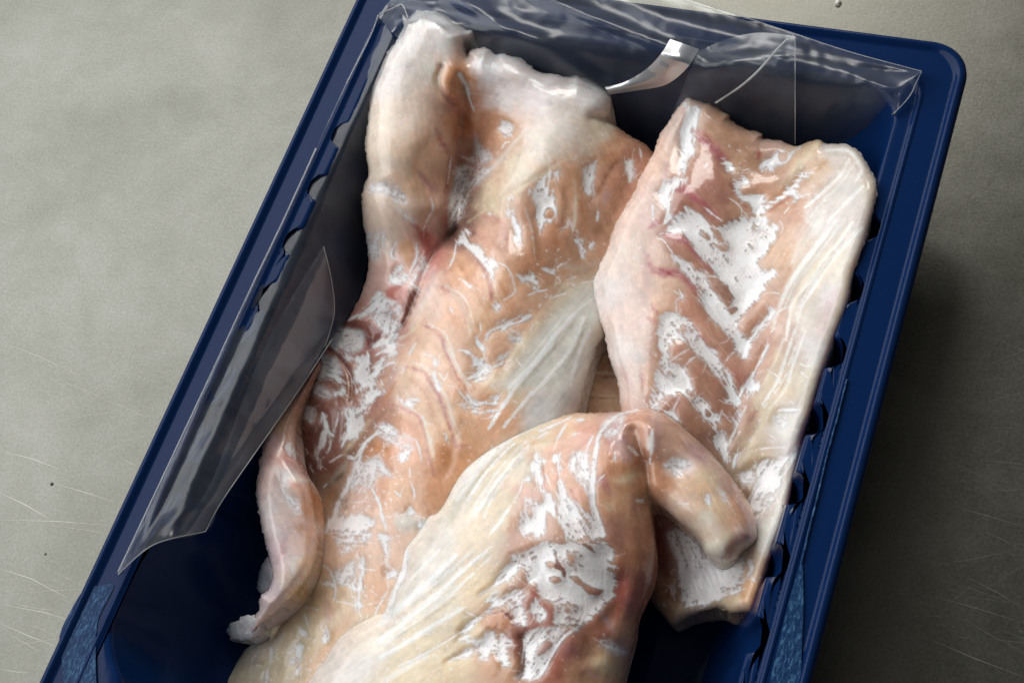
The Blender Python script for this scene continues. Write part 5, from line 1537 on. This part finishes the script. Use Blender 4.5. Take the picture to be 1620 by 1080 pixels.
def strand(name, pts, zs, rad, m_, root, n=40):
    a = resample(pts, n); z = np.interp(np.linspace(0, 1, n), np.linspace(0, 1, len(zs)), zs)
    c = at(a[:, 0], a[:, 1], z) - np.array(root.location)
    vs, qs = [], []
    for k in range(n):
        d = c[min(k + 1, n - 1)] - c[max(k - 1, 0)]; d /= np.linalg.norm(d)
        s1 = np.cross(d, (0.2, 0.1, 1)); s1 /= np.linalg.norm(s1); s2 = np.cross(d, s1)
        for j in range(6):
            an = j * math.pi / 3
            vs.append(c[k] + rad * (math.cos(an) * s1 + math.sin(an) * s2))
    for k in range(n - 1):
        for j in range(6):
            qs.append((k * 6 + j, k * 6 + (j + 1) % 6, k * 6 + 6 + (j + 1) % 6, k * 6 + 6 + j))
    return link(name, mesh_np(name, vs, qs), m_, root)

fr = empty('plastic_film', tuple(at(560, 60, .045)), 'clear peeled lid film draped over the far and left rim of the blue tray', 'plastic film')
sheet('side_sheet', [(185, 905), (215, 845), (262, 745), (330, 600), (395, 460), (450, 345), (500, 235), (548, 130), (582, 60), (600, 22)],
      [(187, 908), (243, 861), (325, 840), (350, 795), (405, 715), (470, 622), (527, 535), (572, 455), (586, 330), (592, 180), (628, 70)],
      lambda t: 0.0006 + 0.0075 * t ** 1.6, M_FILM, fr, 160, 44,
      [([(350, 700), (430, 560), (500, 430), (560, 300)], 14, .6), ([(300, 760), (400, 560), (470, 430), (520, 330)], 12, 0.5), ([(215, 870), (260, 830), (330, 790)], 12, .8)],
      gaps=[.6, .9, 1.1, 1.1, 1.0, .6, .35, .3, .3, .4])
sheet('folded_layer', [(512, 390), (480, 440), (442, 505), (405, 580), (366, 680), (330, 770), (275, 850)],
      [(522, 430), (529, 490), (512, 548), (472, 618), (407, 712), (350, 792), (322, 838)],
      lambda t: 0.0042 + 0.0020 * np.sin(t * 3.0), M_FILM2, fr, 100, 30,
      [([(510, 400), (470, 500), (410, 620), (340, 770)], 10, .5), ([(516, 440), (490, 540), (420, 660), (345, 795)], 9, .5)], gaps=[.8, 1, 1, 1, 1, .9, .6])
sheet('far_sheet', [(598, 26), (640, -15), (760, -45), (900, -35), (1000, -20), (1080, -4), (1170, 25), (1255, 53), (1350, 84), (1458, 113)],
      [(640, 75), (700, 75), (760, 120), (860, 160), (960, 205), (1010, 255), (1100, 250), (1200, 250), (1262, 245), (1330, 232), (1376, 213), (1402, 191), (1440, 150), (1458, 115)],
      lambda t: 0.0008 + 0.0045 * np.sin(t * 2.6), M_FILM, fr, 200, 44,
      [([(715, -10), (790, 40), (860, 75), (930, 125), (965, 140)], 15, 3.0), ([(850, -10), (930, 25), (1010, 58), (1060, 75)], 10, 2.2), ([(650, -5), (720, 40), (800, 60)], 12, 1.0),
       ([(960, -10), (1060, 30), (1180, 60)], 12, 1.1), ([(1230, 95), (1330, 110), (1420, 150)], 10, 1.2)])
sheet('overlap_layer', [(1104, 82), (1150, 62), (1200, 52), (1257, 57)], [(1042, 232), (1110, 240), (1180, 240), (1257, 232)],
      lambda t: 0.0050 + 0.0020 * np.sin(t * 3), M_FILM, fr, 70, 40, [([(1120, 110), (1190, 95), (1257, 92)], 16, 2.6), ([(1050, 215), (1080, 150), (1103, 88)], 12, 1.4)])
sheet('far_fold', [(1060, 62), (1046, 85), (1022, 110), (988, 130), (957, 138)], [(1106, 78), (1087, 108), (1054, 134), (1010, 143), (964, 150)],
      lambda t: 0.0075 + 0.0015 * np.sin(t * 3), M_FOLD, fr, 50, 14, [([(1050, 85), (1092, 103)], 6, .8)])
sheet('corner_peak', [(600, 22), (618, 14), (634, 8), (645, 26)], [(596, 40), (615, 34), (632, 24), (652, 30)], lambda t: 0.002 + 0 * t, M_FILM2, fr, 30, 10)
zl = lambda pts, g: [float(wall_z(np.array([p[0]]), np.array([p[1]]))[0] + g) for p in pts]
hl = [(1252, 58), (1246, 62), (1228, 80), (1200, 112), (1170, 138), (1132, 163)]
strand('edge_strand', hl, zl(hl, .0105), .00035, M_EDGE, fr)
for e_, g_, r_ in (([(1258, 58), (1258, 100), (1258, 160), (1258, 228)], .0092, .00013), ([(1458, 114), (1450, 130), (1440, 151), (1422, 172), (1400, 192), (1376, 213)], .0022, .00016),
                   ([(187, 908), (243, 861), (325, 840)], .0026, .00018), ([(325, 840), (350, 794), (405, 714), (470, 621), (525, 537)], .0078, .00013),
                   ([(1080, -4), (1170, 25), (1255, 53), (1350, 84), (1458, 113)], .0016, .00013), ([(512, 390), (524, 440), (529, 495), (514, 548)], .007, .00012),
                   ([(187, 904), (215, 845), (262, 745), (330, 600), (395, 460), (450, 345), (500, 235)], .0007, .00025),  # film boundary line; the pale strand also draws in the ridge highlight
                   ([(600, 22), (620, 14), (636, 8), (645, 28)], .0035, .00022), ([(598, 24), (585, 60), (548, 132)], .0015, .00016)):
    strand('film_edge', e_, zl(e_, g_), r_, M_EDGE, fr)

def flat_patch(name, pts, z, m_, root):
    p = smooth_line(pts, True, 3)
    c = p.mean(0)
    rings = [p, c + (p - c) * .6, c + (p - c) * .25]
    n = len(p); vs = np.concatenate([at(r_[:, 0], r_[:, 1], z) for r_ in rings] + [at([c[0]], [c[1]], z)])
    i = np.arange(n); qs = []
    for k in range(2):
        qs.append(np.stack([k * n + i, k * n + (i + 1) % n, (k + 1) * n + (i + 1) % n, (k + 1) * n + i], 1))
    tr = np.stack([2 * n + i, 2 * n + (i + 1) % n, np.full(n, 3 * n)], 1)
    return link(name, mesh_np(name, vs - np.array(root.location), np.concatenate(qs), tr, smooth=False), m_, root)
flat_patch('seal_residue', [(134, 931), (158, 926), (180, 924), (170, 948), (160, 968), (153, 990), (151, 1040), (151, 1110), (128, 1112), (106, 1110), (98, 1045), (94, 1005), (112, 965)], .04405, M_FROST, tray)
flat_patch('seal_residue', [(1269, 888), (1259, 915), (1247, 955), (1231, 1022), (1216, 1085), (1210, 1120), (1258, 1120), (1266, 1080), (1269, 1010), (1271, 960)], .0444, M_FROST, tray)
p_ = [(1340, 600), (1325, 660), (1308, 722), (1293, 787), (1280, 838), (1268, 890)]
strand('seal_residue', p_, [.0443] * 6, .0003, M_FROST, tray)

# drops of moisture on the ledge and crumbs on the counter
mw, nt, b = mat('water')
b.inputs['Base Color'].default_value = (0.9, 0.95, 1, 1); b.inputs['Roughness'].default_value = 0.03
b.inputs['Transmission Weight'].default_value = 1.0; b.inputs['IOR'].default_value = 1.33
def blob(cx, cy, cz, r, h, seed, n=10, m_=5, rough=0.0):
    rs = np.random.RandomState(seed)
    vs = [(cx, cy, cz + h)]; qs = []; tr = []
    for k in range(1, m_ + 1):
        a = k / m_ * math.pi / 2
        for j in range(n):
            t = j * 2 * math.pi / n
            f = 1 + rough * (rs.rand() - .5)
            vs.append((cx + r * f * math.sin(a) * math.cos(t), cy + r * f * math.sin(a) * math.sin(t), cz + h * math.cos(a) * (1 + rough * (rs.rand() - .5))))
    for j in range(n): tr.append((0, 1 + j, 1 + (j + 1) % n))
    for k in range(m_ - 1):
        for j in range(n):
            qs.append((1 + k * n + j, 1 + (k + 1) * n + j, 1 + (k + 1) * n + (j + 1) % n, 1 + k * n + (j + 1) % n))
    return vs, qs, tr
vs, qs, tr = [], [], []
for k, (u, v) in enumerate([(1377, 372), (1392, 388), (1384, 392), (1390, 296), (1404, 300), (1362, 433), (1366, 440), (1354, 480), (1388, 420), (1268, 754), (1300, 648), (1314, 690), (1240, 800), (1203, 998), (1290, 690), (1368, 405), (1410, 330), (1349, 515)]):
    p = at(u, v, .0409)
    a_, b_, c_ = blob(p[0], p[1], .0408, .00022 + .0003 * ((k * 7) % 5) / 5, .00025, k)
    o_ = len(vs); vs += a_; qs += [tuple(i + o_ for i in q) for q in b_]; tr += [tuple(i + o_ for i in q) for q in c_]
wo = link('moisture', mesh_np('moisture', vs, qs, tr), mw, tray)
wo['kind'] = 'stuff'
mc, nt, b = mat('white_crumb'); b.inputs['Base Color'].default_value = (.72, .7, .62, 1); b.inputs['Roughness'].default_value = .6
p = at(1326, 6, 0)
a_, b_, c_ = blob(p[0], p[1], 0, .0011, .0012, 5, 12, 5, .5)
tag(link('crumb', mesh_np('crumb', a_, b_, c_), mc), 'small white crumb on the steel counter behind the tray', 'crumb')
md, nt, b = mat('dark_speck'); b.inputs['Base Color'].default_value = (.10, .10, .09, 1); b.inputs['Roughness'].default_value = .7
for (u, v, r_), lb in (((82, 765, .0006), 'larger dark speck on the counter left of the tray'), ((72, 876, .0004), 'smaller dark speck on the counter below the larger one')):
    p = at(u, v, 0)
    a_, b_, c_ = blob(p[0], p[1], 0, r_, r_ * .6, int(u), 10, 4, .5)
    tag(link('speck', mesh_np('speck', a_, b_, c_), md), lb, 'speck', 'dark specks on the counter')
